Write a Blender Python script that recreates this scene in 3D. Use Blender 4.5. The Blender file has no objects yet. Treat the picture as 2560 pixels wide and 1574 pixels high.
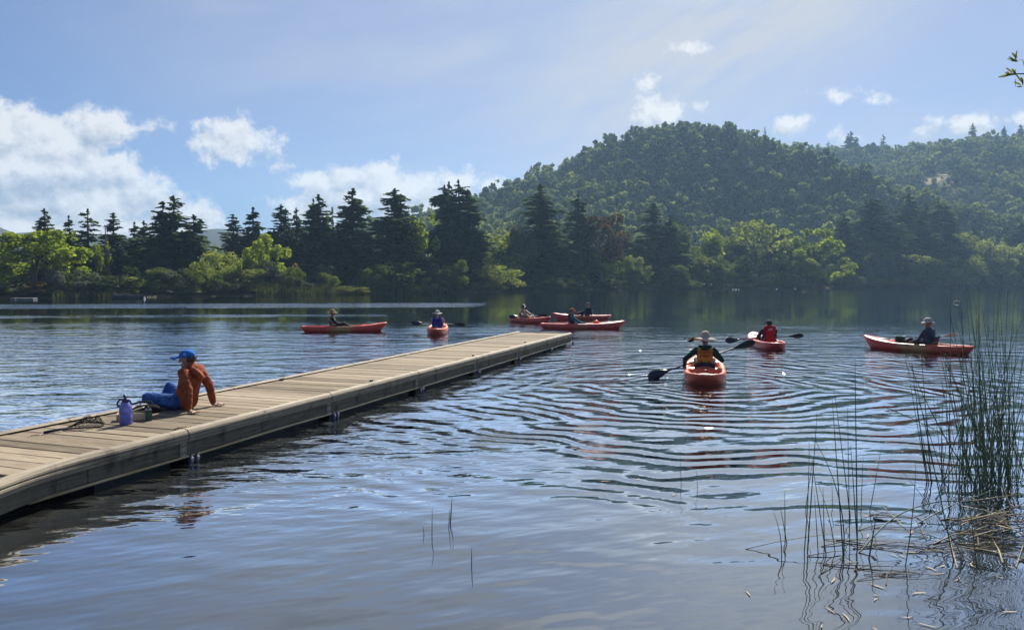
import bpy, bmesh, math, random
import numpy as np
from mathutils import Vector, Matrix

# ------------------------------------------------------------------ camera, sky, sun, exposure
SC = bpy.context.scene
COL = SC.collection
PI = math.pi
rad = math.radians
FPX, CAMH, PITCH = 1849.0, 1.9, math.atan(82 / 1849)      # focal length in photo pixels, eye height, downward pitch
SUN_AZ, SUN_EL = rad(16), rad(41)                          # sun ahead of the camera, a little to the right

cam = bpy.data.cameras.new('camera')
cam.sensor_width = 36.0
cam.lens = 36.0 * FPX / 2560
cam.clip_start, cam.clip_end = 0.05, 30000
cam_ob = bpy.data.objects.new('camera', cam)
COL.objects.link(cam_ob)
cam_ob.location = (0, 0, CAMH)
cam_ob.rotation_euler = (PI / 2 - PITCH, 0, 0)
SC.camera = cam_ob

SC.render.engine = 'CYCLES'
SC.view_settings.view_transform = 'Standard'
SC.view_settings.look = 'None'
SC.view_settings.gamma = 1.0
SC.view_settings.exposure = 0.85
SC.view_settings.use_curve_mapping = False
cy = SC.cycles
cy.use_denoising = True
cy.denoiser = 'OPENIMAGEDENOISE'
cy.max_bounces = 7
cy.diffuse_bounces = 2
cy.glossy_bounces = 3
cy.transmission_bounces = 6
cy.transparent_max_bounces = 8
cy.volume_bounces = 0
cy.sample_clamp_indirect = 4.0
cy.caustics_reflective = False
cy.caustics_refractive = False

sun = bpy.data.lights.new('sun', 'SUN')
sun.energy = 5.0
sun.angle = rad(0.5)
sun.color = (1.0, 0.93, 0.82)
sun_ob = bpy.data.objects.new('sun', sun)
COL.objects.link(sun_ob)
sun_dir = Vector((math.sin(SUN_AZ) * math.cos(SUN_EL), math.cos(SUN_AZ) * math.cos(SUN_EL), math.sin(SUN_EL)))
sun_ob.rotation_euler = (-sun_dir).to_track_quat('-Z', 'Y').to_euler()
sun_ob.location = (20, 60, 60)


class Nodes:
    """tiny helper to write node trees as expressions"""
    def __init__(s, tree):
        s.t = tree

    def node(s, kind, **props):
        n = s.t.nodes.new(kind)
        for k, v in props.items():
            setattr(n, k, v)
        return n

    def put(s, sock, v):
        if isinstance(v, bpy.types.NodeSocket):
            s.t.links.new(v, sock)
        elif v is not None:
            if sock.type == 'RGBA' and len(v) == 3:
                v = (*v, 1)
            sock.default_value = v

    def m(s, op, a=None, b=None, c=None, clamp=False):
        n = s.node('ShaderNodeMath', operation=op, use_clamp=clamp)
        for i, v in enumerate((a, b, c)):
            if v is not None:
                s.put(n.inputs[i], v)
        return n.outputs[0]

    def v(s, op, a=None, b=None, c=None, scale=None):
        n = s.node('ShaderNodeVectorMath', operation=op)
        for i, x in enumerate((a, b, c)):
            if x is not None:
                s.put(n.inputs[i], x)
        if scale is not None:
            s.put(n.inputs['Scale'], scale)
        return n.outputs['Value'] if op in ('LENGTH', 'DOT_PRODUCT', 'DISTANCE') else n.outputs[0]

    def xyz(s, x=0.0, y=0.0, z=0.0):
        n = s.node('ShaderNodeCombineXYZ')
        for i, q in enumerate((x, y, z)):
            s.put(n.inputs[i], q)
        return n.outputs[0]

    def sep(s, vec):
        n = s.node('ShaderNodeSeparateXYZ')
        s.put(n.inputs[0], vec)
        return n.outputs

    def noise(s, vec, scale, detail=4, rough=0.55, out=0, dim='3D', dist=0.0):
        n = s.node('ShaderNodeTexNoise', noise_dimensions=dim)
        s.put(n.inputs['Vector'], vec)
        n.inputs['Scale'].default_value = scale
        n.inputs['Detail'].default_value = detail
        n.inputs['Roughness'].default_value = rough
        n.inputs['Distortion'].default_value = dist
        return n.outputs[out]

    def step(s, x, lo, hi):                       # smooth step from lo to hi
        n = s.node('ShaderNodeMapRange', interpolation_type='SMOOTHSTEP')
        for i, q in enumerate((x, lo, hi)):
            s.put(n.inputs[i], q)
        return n.outputs[0]

    def mix(s, f, a, b, blend='MIX'):
        n = s.node('ShaderNodeMix', data_type='RGBA', blend_type=blend)
        s.put(n.inputs[0], f)
        s.put(n.inputs[6], a)
        s.put(n.inputs[7], b)
        return n.outputs[2]

    def ramp(s, f, stops):
        n = s.node('ShaderNodeValToRGB')
        s.put(n.inputs[0], f)
        e = n.color_ramp.elements
        while len(e) < len(stops):
            e.new(0.5)
        for q, (p, c) in zip(e, stops):
            q.position = p
            q.color = (*c, 1)
        return n.outputs[0]


def ray(px, py):
    """direction of a photo pixel (2560 wide) in world space, scaled to y = 1"""
    u, w = (px - 1280) / FPX, (787 - py) / FPX
    c, s = math.cos(PITCH), math.sin(PITCH)
    y, z = c + s * w, -s + c * w
    return u / y, z / y


def on_z(px, py, z=0.0):
    a, b = ray(px, py)
    d = (z - CAMH) / b
    return Vector((a * d, d, z))


def at_y(px, py, d):
    a, b = ray(px, py)
    return Vector((a * d, d, CAMH + b * d))


def azel(px, py):
    a, b = ray(px, py)
    return math.atan(a), math.atan(b / math.hypot(1, a))


world = bpy.data.worlds.new('World')
SC.world = world
world.use_nodes = True
world.cycles.sampling_method = 'MANUAL'
world.cycles.sample_map_resolution = 512
wt = world.node_tree
wt.nodes.clear()
W = Nodes(wt)
sky = W.node('ShaderNodeTexSky', sky_type='NISHITA')
sky.sun_disc = False
sky.sun_elevation = SUN_EL
sky.sun_rotation = SUN_AZ
sky.altitude = 50
sky.air_density = 1.0
sky.dust_density = 0.6
sky.ozone_density = 2.2
tc = W.node('ShaderNodeTexCoord')
dirv = W.v('NORMALIZE', tc.outputs['Generated'])
dx, dy, dz = W.sep(dirv)
az = W.m('ARCTAN2', dx, dy)
el = W.m('ARCSINE', dz)
# cumulus: each lobe is (centre x, centre y, half width, half height) as seen from the pier, turned into azimuth / elevation
LOBES = [(10, 345, 130, 85), (110, 368, 150, 85), (228, 325, 84, 64), (60, 445, 200, 105), (215, 440, 140, 80), (160, 510, 250, 85),
         (340, 487, 110, 60), (420, 530, 125, 52), (520, 548, 75, 42), (90, 575, 300, 70), (330, 570, 230, 55), (-150, 420, 200, 180),
         (578, 342, 78, 58), (622, 355, 80, 46), (528, 352, 55, 42), (520, 385, 30, 35), (672, 372, 45, 24),
         (800, 455, 85, 52), (860, 450, 70, 48), (948, 450, 70, 55), (905, 500, 160, 62), (1050, 480, 125, 50), (1140, 468, 90, 44),
         (800, 525, 110, 60), (1010, 530, 160, 55), (740, 420, 50, 16), (1215, 462, 85, 42), (1262, 446, 50, 22),
         (640, 498, 24, 12), (340, 320, 42, 18), (415, 322, 18, 22),
         (1622, 265, 46, 72), (1660, 285, 64, 42), (1765, 264, 36, 20), (1695, 122, 60, 26), (1768, 126, 36, 18), (1983, 242, 32, 15),
         (2092, 240, 48, 26), (2180, 250, 26, 13), (1968, 315, 52, 27), (2110, 345, 42, 26), (2345, 326, 58, 26), (2425, 306, 90, 40),
         (2490, 296, 50, 24), (2560, 305, 40, 26), (2700, 330, 120, 40)]
# the same fair weather cumulus goes on round the rest of the sky
_r = random.Random(5)
for _ in range(16):
    a_ = rad(_r.uniform(48, 318))
    a_ = a_ if a_ < PI else a_ - 2 * PI
    LOBES.append(('ang', a_, rad(_r.uniform(5, 14)), rad(_r.uniform(4, 9)), rad(_r.uniform(1.5, 3))))


def cloud_field(a_s, e_s, n_s):
    p = W.xyz(a_s, e_s, 0.0)
    best = None
    for L in LOBES:
        if L[0] == 'ang':
            a, e, ra, re = L[1:]
        else:
            a, e = azel(L[0], L[1])
            ra, re = L[2] / FPX * 1.08, L[3] / FPX * 1.05
        q = W.v('MULTIPLY_ADD', p, (1 / ra, 1 / re, 0), (-a / ra, -e / re, 0))
        q = W.m('SUBTRACT', 1.0, W.v('LENGTH', q))
        q = W.m('MULTIPLY', q, min(1.5, 22 * min(ra, re)))
        best = q if best is None else W.m('SMOOTH_MAX', best, q, 0.12)
    return W.m('ADD', best, n_s)


def cloud_noise(off):
    v = W.v('ADD', dirv, off)
    big = W.noise(v, 30, 7, 0.64)
    return W.m('MULTIPLY_ADD', big, 1.55, -0.78)


D0 = cloud_field(az, el, cloud_noise((0, 0, 0)))
D1 = cloud_field(W.m('ADD', az, 0.006), W.m('ADD', el, 0.012), cloud_noise((0.006, 0, 0.012)))
alpha = W.step(D0, 0.03, 0.40)
lit = W.m('MULTIPLY_ADD', W.m('SUBTRACT', D0, D1), 1.5, 0.50)
body = W.noise(W.v('MULTIPLY', dirv, (1, 1, 1.8)), 17, 6, 0.6)
lit = W.m('ADD', lit, W.m('MULTIPLY_ADD', body, 2.2, -1.1))
lit = W.m('ADD', lit, W.m('MULTIPLY', W.step(D0, 0.9, 0.1), 0.25), clamp=True)
ccol = W.mix(lit, (3.6, 4.1, 5.1), (8.3, 8.3, 8.3))
# thin high veil, thicker towards the sun's side of the sky
vv = W.v('MULTIPLY', dirv, (1.0, 1.0, 2.2))
rot = W.node('ShaderNodeVectorRotate', rotation_type='Y_AXIS')
W.put(rot.inputs['Vector'], vv)
rot.inputs['Angle'].default_value = rad(28)
vs = W.v('MULTIPLY', rot.outputs[0], (1.2, 1.2, 2.6))
veil = W.noise(vs, 1.7, 5, 0.55)
toward = W.v('DOT_PRODUCT', dirv, tuple(sun_dir))
veil = W.m('MULTIPLY', W.step(veil, 0.38, 0.72), W.step(toward, 0.55, 0.95))
veil = W.m('ADD', W.m('MULTIPLY', veil, 0.40), W.m('MULTIPLY', W.step(toward, 0.56, 1.0), 0.50))
skyb = W.mix(1.0, sky.outputs[0], (0.385, 0.545, 0.84), 'MULTIPLY')
# one broad streak of cirrus rising to the right
ca_, ce_ = azel(1830, 110)
t_ = rad(24)
qa, qe = W.m('SUBTRACT', az, ca_), W.m('SUBTRACT', el, ce_)
along = W.m('DIVIDE', W.m('ADD', W.m('MULTIPLY', qa, math.cos(t_)), W.m('MULTIPLY', qe, math.sin(t_))), 0.34)
across = W.m('DIVIDE', W.m('SUBTRACT', W.m('MULTIPLY', qe, math.cos(t_)), W.m('MULTIPLY', qa, math.sin(t_))), 0.13)
streak = W.step(W.v('LENGTH', W.xyz(along, across, 0.0)), 1.15, 0.1)
fib = W.noise(W.xyz(W.m('MULTIPLY', along, 1.5), W.m('MULTIPLY', across, 2.2), 2.0), 1.3, 5, 0.6)
veil = W.m('ADD', veil, W.m('MULTIPLY', W.m('MULTIPLY', streak, W.step(fib, 0.15, 0.75)), 0.75), clamp=True)
glare = W.m('MULTIPLY', W.step(toward, 0.925, 1.0), 9.0)
skyb = W.mix(0.13, skyb, (4.6, 4.9, 5.6))
skyc = W.mix(veil, skyb, W.xyz(W.m('ADD', 5.6, glare), W.m('ADD', 5.8, glare), W.m('ADD', 6.35, glare)))
skyc = W.mix(alpha, skyc, ccol)
bg = W.node('ShaderNodeBackground')
W.put(bg.inputs[0], skyc)
bg.inputs[1].default_value = 0.058
wo = W.node('ShaderNodeOutputWorld')
wt.links.new(bg.outputs[0], wo.inputs[0])

# ------------------------------------------------------------------ helpers
def mat(name, build=None, color=(0.5, 0.5, 0.5), rough=0.6, spec=0.5, **kw):
    m = bpy.data.materials.new(name)
    m.use_nodes = True
    t = m.node_tree
    t.nodes.clear()
    N = Nodes(t)
    out = N.node('ShaderNodeOutputMaterial')
    p = N.node('ShaderNodeBsdfPrincipled')
    p.inputs['Base Color'].default_value = (*color, 1)
    p.inputs['Roughness'].default_value = rough
    p.inputs['Specular IOR Level'].default_value = spec
    for k, v in kw.items():
        p.inputs[k.replace('_', ' ')].default_value = v
    t.links.new(p.outputs[0], out.inputs[0])
    if build:
        build(N, p, out)
    return m


def noisy(name, c0, c1, scale=8, rough=0.7, detail=5, spec=0.4, bump=0.0, stretch=(1, 1, 1), **kw):
    """a surface whose colour wanders between two tones"""
    def b(N, p, out):
        t = N.node('ShaderNodeTexCoord')
        v = N.v('MULTIPLY', t.outputs['Object'], stretch)
        n = N.noise(v, scale, detail, 0.6)
        N.put(p.inputs['Base Color'], N.mix(N.step(n, 0.32, 0.68), c0, c1))
        if bump:
            bn = N.node('ShaderNodeBump')
            bn.inputs['Strength'].default_value = 0.8
            bn.inputs['Distance'].default_value = bump
            N.put(bn.inputs['Height'], n)
            N.put(p.inputs['Normal'], bn.outputs[0])
    return mat(name, b, rough=rough, spec=spec, **kw)


def mesh(name, V, F, mats=(), smooth=False, fm=None):
    me = bpy.data.meshes.new(name)
    V = np.asarray(V, dtype=np.float32)
    if isinstance(F, np.ndarray):
        k = F.shape[1]
        me.vertices.add(len(V))
        me.vertices.foreach_set('co', V.ravel())
        me.loops.add(F.size)
        me.loops.foreach_set('vertex_index', F.astype(np.int32).ravel())
        me.polygons.add(len(F))
        me.polygons.foreach_set('loop_start', np.arange(len(F), dtype=np.int32) * k)
    else:
        me.from_pydata(V.tolist(), [], F)
    for m in mats if isinstance(mats, (list, tuple)) else (mats,):
        me.materials.append(m)
    if fm is not None:
        me.polygons.foreach_set('material_index', np.asarray(fm, dtype=np.int32))
    if smooth:
        me.polygons.foreach_set('use_smooth', np.ones(len(me.polygons), dtype=bool))
    me.update(calc_edges=True)
    return me


class MB:
    """collects simple solids and links them as ONE mesh object"""
    def __init__(s):
        s.V, s.F, s.M = [], [], []

    def add(s, V, F, mi=0):
        n = len(s.V)
        s.V += [tuple(v) for v in V]
        s.F += [tuple(i + n for i in f) for f in F]
        s.M += [mi] * len(F)

    def box(s, c, size, ax=None, mi=0, taper=1.0):
        """box centre c, size (sx, sy, sz); ax = 3 axes; taper scales the top"""
        ax = ax or (Vector((1, 0, 0)), Vector((0, 1, 0)), Vector((0, 0, 1)))
        c = Vector(c)
        vs = []
        for k in (-1, 1):
            q = taper if k == 1 else 1.0
            for i, j in ((-1, -1), (1, -1), (1, 1), (-1, 1)):
                vs.append(c + ax[0] * (i * size[0] / 2 * q) + ax[1] * (j * size[1] / 2 * q) + ax[2] * (k * size[2] / 2))
        s.add(vs, [(3, 2, 1, 0), (4, 5, 6, 7), (0, 1, 5, 4), (1, 2, 6, 5), (2, 3, 7, 6), (3, 0, 4, 7)], mi)

    def tube(s, pts, r, n=8, mi=0, cap=True):
        pts = [Vector(p) for p in pts]
        rs = r if isinstance(r, (list, tuple)) else [r] * len(pts)
        t0 = (pts[1] - pts[0]).normalized()
        a = t0.orthogonal().normalized()
        vs, fs = [], []
        for i, p in enumerate(pts):
            t = (pts[min(i + 1, len(pts) - 1)] - pts[max(i - 1, 0)]).normalized()
            a = (a - t * a.dot(t))
            a = a.normalized() if a.length > 1e-6 else t.orthogonal().normalized()
            b = t.cross(a)
            for k in range(n):
                q = 2 * PI * k / n
                vs.append(p + (a * math.cos(q) + b * math.sin(q)) * rs[i])
        for i in range(len(pts) - 1):
            for k in range(n):
                k2 = (k + 1) % n
                fs.append((i * n + k, i * n + k2, (i + 1) * n + k2, (i + 1) * n + k))
        if cap:
            fs.append(tuple(range(n - 1, -1, -1)))
            fs.append(tuple(range((len(pts) - 1) * n, len(pts) * n)))
        s.add(vs, fs, mi)

    def lathe(s, c, prof, n=20, mi=0, ax=None, sx=1.0, sy=1.0):
        """profile of (radius, height) turned about z at c"""
        c = Vector(c)
        ax = ax or (Vector((1, 0, 0)), Vector((0, 1, 0)), Vector((0, 0, 1)))
        vs, fs = [], []
        for r, h in prof:
            for k in range(n):
                q = 2 * PI * k / n
                vs.append(c + ax[0] * (r * sx * math.cos(q)) + ax[1] * (r * sy * math.sin(q)) + ax[2] * h)
        for i in range(len(prof) - 1):
            for k in range(n):
                k2 = (k + 1) % n
                fs.append((i * n + k, i * n + k2, (i + 1) * n + k2, (i + 1) * n + k))
        fs.append(tuple(range(n - 1, -1, -1)))
        fs.append(tuple(range((len(prof) - 1) * n, len(prof) * n)))
        s.add(vs, fs, mi)

    def sheet(s, grid, mi=0, closed=False):
        """grid of rows of points"""
        nr, nc = len(grid), len(grid[0])
        vs = [p for row in grid for p in row]
        fs = []
        for i in range(nr - 1):
            for k in range(nc if closed else nc - 1):
                k2 = (k + 1) % nc
                fs.append((i * nc + k, i * nc + k2, (i + 1) * nc + k2, (i + 1) * nc + k))
        s.add(vs, fs, mi)

    def mesh(s, name, mats, smooth=False):
        return mesh(name, s.V, s.F, mats, smooth, s.M)

    def build(s, name, mats, parent=None, smooth=False):
        return link(name, s.mesh(name, mats, smooth), parent)


def link(name, data, parent=None, loc=None, rz=None, scale=None):
    o = bpy.data.objects.new(name, data)
    COL.objects.link(o)
    if parent:
        o.parent = parent
    if loc is not None:
        o.location = loc
    if rz is not None:
        o.rotation_euler = (0, 0, rz)
    if scale is not None:
        o.scale = scale
    return o


def tag(o, label=None, cat=None, group=None, kind=None):
    for k, v in (('label', label), ('category', cat), ('group', group), ('kind', kind)):
        if v:
            o[k] = v
    return o


def thing(name, label, cat, loc=(0, 0, 0), rz=0.0, group=None):
    return tag(link(name, None, None, loc, rz), label, cat, group)


def lerp_tab(tab, x):
    return np.interp(x, [t[0] for t in tab], [t[1] for t in tab])


# ------------------------------------------------------------------ terrain and water
SHORE_PX = [(0, 747), (300, 743.5), (500, 741), (700, 738.5), (900, 736), (1100, 732.5), (1300, 729), (1450, 726.5), (1600, 724), (1800, 722), (2000, 720.3),
            (2200, 719), (2400, 717.8), (2560, 717)]
FAR = [tuple(on_z(x, y)[:2]) for x, y in SHORE_PX]
LAKE = ([(-4, 2.0), (-20, 1.0), (-60, 4), (-110, 20), (-125, 50), (-110, 72), (-85, 82)] + FAR +
        [(260, 330), (330, 330), (380, 270), (360, 180), (280, 110), (180, 55), (90, 22), (40, 11), (20, 7.6), (11, 5.6), (7.6, 4.4), (5.0, 3.1), (2.6, 1.6), (0, 1.2)])
_P = np.array(LAKE)


def lake_dist(x, y):
    """signed distance to the shore: positive on land, negative on the lake"""
    x, y = np.asarray(x, float), np.asarray(y, float)
    best = np.full(x.shape, 1e9)
    inside = np.zeros(x.shape, bool)
    n = len(_P)
    for i in range(n):
        ax, ay = _P[i]
        bx, by = _P[(i + 1) % n]
        ex, ey = bx - ax, by - ay
        t = np.clip(((x - ax) * ex + (y - ay) * ey) / (ex * ex + ey * ey), 0, 1)
        best = np.minimum(best, np.hypot(x - ax - t * ex, y - ay - t * ey))
        hit = ((ay > y) != (by > y)) & (x < (bx - ax) * (y - ay) / ((by - ay) if by != ay else 1e-9) + ax)
        inside ^= hit
    return np.where(inside, -best, best)


RIDGES = [  # (distance, canopy height, skyline in photo pixels)
    (430., 13., [(-900, 640), (0, 640), (300, 630), (500, 622), (700, 590), (850, 552), (1000, 530), (1060, 522), (1150, 497), (1200, 480), (1280, 444), (1343, 413),
                (1405, 396), (1457, 368), (1540, 333), (1608, 312), (1665, 301), (1707, 295), (1770, 299), (1832, 311), (1874, 315), (1926, 335),
                (2000, 362), (2070, 385), (2200, 432), (2400, 485), (2600, 520), (3400, 560)]),
    (720., 17., [(900, 640), (1500, 470), (1700, 410), (1850, 375), (1950, 364), (2066, 367), (2130, 365), (2217, 360), (2290, 350), (2353, 345), (2415, 337),
                (2500, 332), (2560, 325), (2800, 305), (3200, 330), (4200, 420)]),
    (1080., 0., [(-900, 560), (-200, 562), (0, 573), (40, 590), (100, 586), (200, 592), (350, 602), (480, 592), (520, 580), (550, 578), (590, 584), (660, 594),
                 (900, 620), (1500, 640), (3000, 640)]),
]
_rs = np.random.RandomState(3)
_wv = [(_rs.uniform(0, 2 * PI), 2 * PI / w, a, _rs.uniform(0, 6)) for w, a in ((190, 5), (150, 5), (120, 4.5), (90, 3.5), (70, 2.5), (55, 2), (40, 1.4), (33, 1.2))]


def ground_z(x, y):
    x, y = np.atleast_1d(np.asarray(x, float)), np.atleast_1d(np.asarray(y, float))
    d = lake_dist(x, y)
    r = np.hypot(x, y)
    azm = np.arctan2(x, y)
    px = np.clip(1280 + FPX * np.tan(np.clip(azm, -1.0, 1.0)), -900, 4200)
    land = 0.25 + 0.5 * np.clip(d / 6, 0, 1) + 0.018 * np.clip(d, 0, 120)
    hill = np.zeros_like(x)
    wob = sum(a * np.sin(x * math.cos(t) * k + y * math.sin(t) * k + p) for t, k, a, p in _wv)
    for R, can, tab in RIDGES:
        sky_y = lerp_tab(tab, px)
        u = (px - 1280) / FPX
        top = CAMH + R * (705 - sky_y) / FPX / np.sqrt(1 + u * u) * 1.0 - can
        top = np.clip(top, 0, None)
        s0 = np.where(R < 500, 0.0, 350.0) if R < 1000 else 780.
        span = R - s0
        if R < 500:                                   # starts just behind the far shore
            t = np.clip((d - 14) / np.maximum(40, R - r + d - 14), 0, 1)
        else:
            t = np.clip((r - s0) / span, 0, 1)
        t = t ** 1.15
        up = t * t * (1.9 - 0.9 * t) if R < 500 else t * t * (3 - 2 * t)
        back = 1 - 0.75 * np.clip((r - R) / (0.75 * R), 0, 1) ** 1.5
        h = top * up * np.where(r > R, back, 1)
        h = h + wob * np.clip(top / 60, 0, 1) * 1.9 * t * (1 - t) ** 1.3 * (R < 1000)
        h = h * np.clip((y + 60) / 120, 0, 1)
        hill = np.maximum(hill, h)
    out = land + hill
    bed = np.clip(0.25 + d * 0.35, -2.2, 0.25)
    return np.where(d > 0, out, bed)


def terrain_colour(N, p, out):
    g = N.node('ShaderNodeNewGeometry')
    n1 = N.noise(g.outputs['Position'], 0.06, 5, 0.6)
    n2 = N.noise(g.outputs['Position'], 1.3, 5, 0.6)
    base = N.mix(N.step(n1, 0.35, 0.65), (0.035, 0.042, 0.018), (0.075, 0.07, 0.032))
    base = N.mix(N.m('MULTIPLY', n2, 0.7), base, (0.03, 0.028, 0.018))
    c = at_y(2370, 465, 500)                                     # dry grass clearing on the right hand hill
    dd = N.v('DISTANCE', g.outputs['Position'], N.xyz(c.x, N.sep(g.outputs['Position'])[1], c.z))
    clear = N.m('MULTIPLY', N.step(dd, 34, 12), N.step(N.noise(g.outputs['Position'], 0.12, 4), 0.42, 0.6))
    N.put(p.inputs['Base Color'], N.mix(clear, base, (0.30, 0.24, 0.12)))


M_ground = mat('earth', terrain_colour, rough=0.95, spec=0.1)
azs = np.linspace(-PI, PI, 361)
azs = np.sort(np.concatenate([azs, np.linspace(-0.72, 0.8, 330)]))[:-1]
rrs = np.concatenate([[0.05], np.geomspace(0.6, 30, 40), np.linspace(33, 330, 80), np.geomspace(338, 1240, 52)])
A, Rr = np.meshgrid(azs, rrs)
X, Y = (Rr * np.sin(A)), (Rr * np.cos(A))
Z = ground_z(X.ravel(), Y.ravel())
nA, nR = len(azs), len(rrs)
ii, kk = np.meshgrid(np.arange(nR - 1), np.arange(nA), indexing='ij')
k2 = (kk + 1) % nA
Fq = np.stack([ii * nA + kk, (ii + 1) * nA + kk, (ii + 1) * nA + k2, ii * nA + k2], -1).reshape(-1, 4)
tag(link('terrain', mesh('terrain', np.stack([X.ravel(), Y.ravel(), Z], 1), Fq, M_ground, True)), kind='structure')

RING = on_z(1765, 962)
DOCK_SHADE = None


def water_shader(N, p, out):
    g = N.node('ShaderNodeNewGeometry')
    pos = g.outputs['Position']

    def rough_mask(P):
        x, y, z = N.sep(P)
        # wind lanes: long streaks that lie across the lake
        lane = N.noise(N.xyz(N.m('MULTIPLY', x, 0.018), N.m('MULTIPLY_ADD', y, 0.10, N.m('MULTIPLY', x, -0.015)), 0.0), 1.0, 3, 0.5)
        far = N.step(y, 36, 44)
        mask_far = N.m('MULTIPLY', N.step(lane, 0.60, 0.66), 0.0)
        # two ruffled bands and the chop in the middle distance
        def band(c, w, slope, x0, x1, soft=6.0):
            yy = N.m('SUBTRACT', N.m('MULTIPLY_ADD', x, -slope, y), c)
            b = N.step(N.m('ABSOLUTE', yy), w, w * 0.55)
            return N.m('MULTIPLY', b, N.m('MULTIPLY', N.step(x, x0 - soft, x0 + soft), N.step(x, x1 + soft, x1 - soft)))
        b1 = band(62.5, 7.0, 0.12, -60, -3.5, 2.0)
        b2 = band(43.0, 2.2, 0.10, -40, -8)
        mid = N.m('MULTIPLY', N.step(y, 40, 24), N.step(x, 24, 8))
        m = N.m('MAXIMUM', N.m('MAXIMUM', b1, b2), mid)
        return m

    def height(P):
        x, y, z = N.sep(P)
        # swell
        sw = N.noise(N.xyz(N.m('MULTIPLY', x, 0.55), N.m('MULTIPLY', y, 1.0), 0.0), 1.15, 2, 0.5)
        sw2 = N.noise(N.xyz(N.m('MULTIPLY_ADD', y, 0.5, N.m('MULTIPLY', x, 0.8)), N.m('MULTIPLY_ADD', x, -0.9, N.m('MULTIPLY', y, 2.2)), 7.0), 1.7, 2, 0.5)
        h = N.m('MULTIPLY_ADD', sw2, 0.015, N.m('MULTIPLY', sw, 0.045))
        # fine wind ripples
        warp = N.noise(P, 0.9, 2, 0.5, out=1)
        q = N.v('ADD', N.xyz(N.m('MULTIPLY', x, 0.42), y, 0.0), N.v('MULTIPLY', warp, (0.25, 0.25, 0)))
        rip = N.m('MULTIPLY_ADD', N.noise(q, 1.7, 2, 0.5), 2.3, N.m('MULTIPLY', N.noise(q, 4.6, 3, 0.6), 0.85))
        # rings spreading from the paddler's stroke
        d = N.v('DISTANCE', N.xyz(x, y, 0.0), (RING.x, RING.y, 0.0))
        wn = N.noise(P, 0.45, 2, 0.5)
        ph = N.m('MULTIPLY_ADD', N.m('MULTIPLY_ADD', wn, 2.1, d), 14.6, 0.0)
        d2 = N.v('DISTANCE', N.xyz(x, y, 0.0), (RING.x - 1.3, RING.y + 1.0, 0.0))
        ring2 = N.m('SINE', N.m('MULTIPLY', N.m('MULTIPLY_ADD', wn, 1.6, d2), 17.5))
        ring = N.m('MULTIPLY_ADD', ring2, 0.32, N.m('SINE', ph))
        brk = N.noise(N.v('MULTIPLY', P, (0.5, 0.9, 1.0)), 0.8, 3, 0.6)
        env = N.m('MULTIPLY', N.m('MULTIPLY', N.step(d, 0.3, 2.0), N.step(d, 10.5, 5.0)), N.m('MULTIPLY_ADD', N.step(brk, 0.34, 0.60), 0.85, 0.35))
        return h, rip, N.m('MULTIPLY', ring, env), d

    eps = 0.012
    x, y, z = N.sep(pos)
    # ripple strength over the lake
    rm = rough_mask(pos)
    patch = N.noise(N.xyz(N.m('MULTIPLY', x, 0.10), N.m('MULTIPLY', y, 0.22), 3.0), 1.0, 3, 0.55)
    patch = N.step(patch, 0.36, 0.62)
    rim = N.v('DISTANCE', N.xyz(x, y, 0.0), (RING.x, RING.y, 0.0))
    close = N.m('MULTIPLY', N.step(y, 4.5, 9.0), N.m('SUBTRACT', 1.0, N.m('MULTIPLY', N.m('MULTIPLY', N.step(x, -3.0, 1.5), N.step(y, 14.5, 11.0)), 0.8)))
    amp_r = N.m('MULTIPLY', N.m('MULTIPLY', rm, N.m('MULTIPLY_ADD', patch, 0.75, 0.35)), close)
    amp_r = N.m('MULTIPLY_ADD', amp_r, 0.038, 0.0015)
    amp_r = N.m('MULTIPLY', amp_r, N.m('MULTIPLY_ADD', N.step(y, 50, 58), 2.6, 1.0))
    stir = N.m('MULTIPLY', N.step(rim, 2.4, 0.3), 0.020)
    amp_r = N.m('ADD', amp_r, stir)
    amp_s = N.m('MULTIPLY_ADD', N.step(y, 45, 12), 0.85, 0.06)
    amp_ring = N.m('MULTIPLY_ADD', N.step(rim, 9.0, 1.5), 0.0030, 0.0064)
    hs = []
    for ox, oy in ((0, 0), (eps, 0), (0, eps)):
        h, r, ring, _ = height(N.v('ADD', pos, (ox, oy, 0)))
        tot = N.m('MULTIPLY', h, amp_s)
        tot = N.m('MULTIPLY_ADD', r, amp_r, tot)
        tot = N.m('MULTIPLY_ADD', ring, amp_ring, tot)
        hs.append(tot)
    gx = N.m('DIVIDE', N.m('SUBTRACT', hs[0], hs[1]), eps)
    gy = N.m('DIVIDE', N.m('SUBTRACT', hs[0], hs[2]), eps)
    nrm = N.v('NORMALIZE', N.xyz(gx, gy, 1.0))
    murk = N.noise(pos, 0.35, 4, 0.6)
    deep = N.node('ShaderNodeBsdfDiffuse')                     # light scattered back by the turbid water
    N.put(deep.inputs['Color'], N.mix(murk, (0.026, 0.029, 0.030), (0.040, 0.040, 0.034)))
    gl = N.node('ShaderNodeBsdfGlossy')
    gl.inputs['Roughness'].default_value = 0.025
    gl.inputs['Color'].default_value = (0.89, 0.95, 1.0, 1)
    N.put(gl.inputs['Normal'], nrm)
    fr = N.node('ShaderNodeFresnel')
    fr.inputs['IOR'].default_value = 1.36
    N.put(fr.inputs['Normal'], nrm)
    mx = N.node('ShaderNodeMixShader')
    N.put(mx.inputs[0], N.m('MULTIPLY', fr.outputs[0], 3.25, clamp=True))
    N.t.links.new(deep.outputs[0], mx.inputs[1])
    N.t.links.new(gl.outputs[0], mx.inputs[2])
    N.t.links.new(mx.outputs[0], out.inputs[0])


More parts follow.
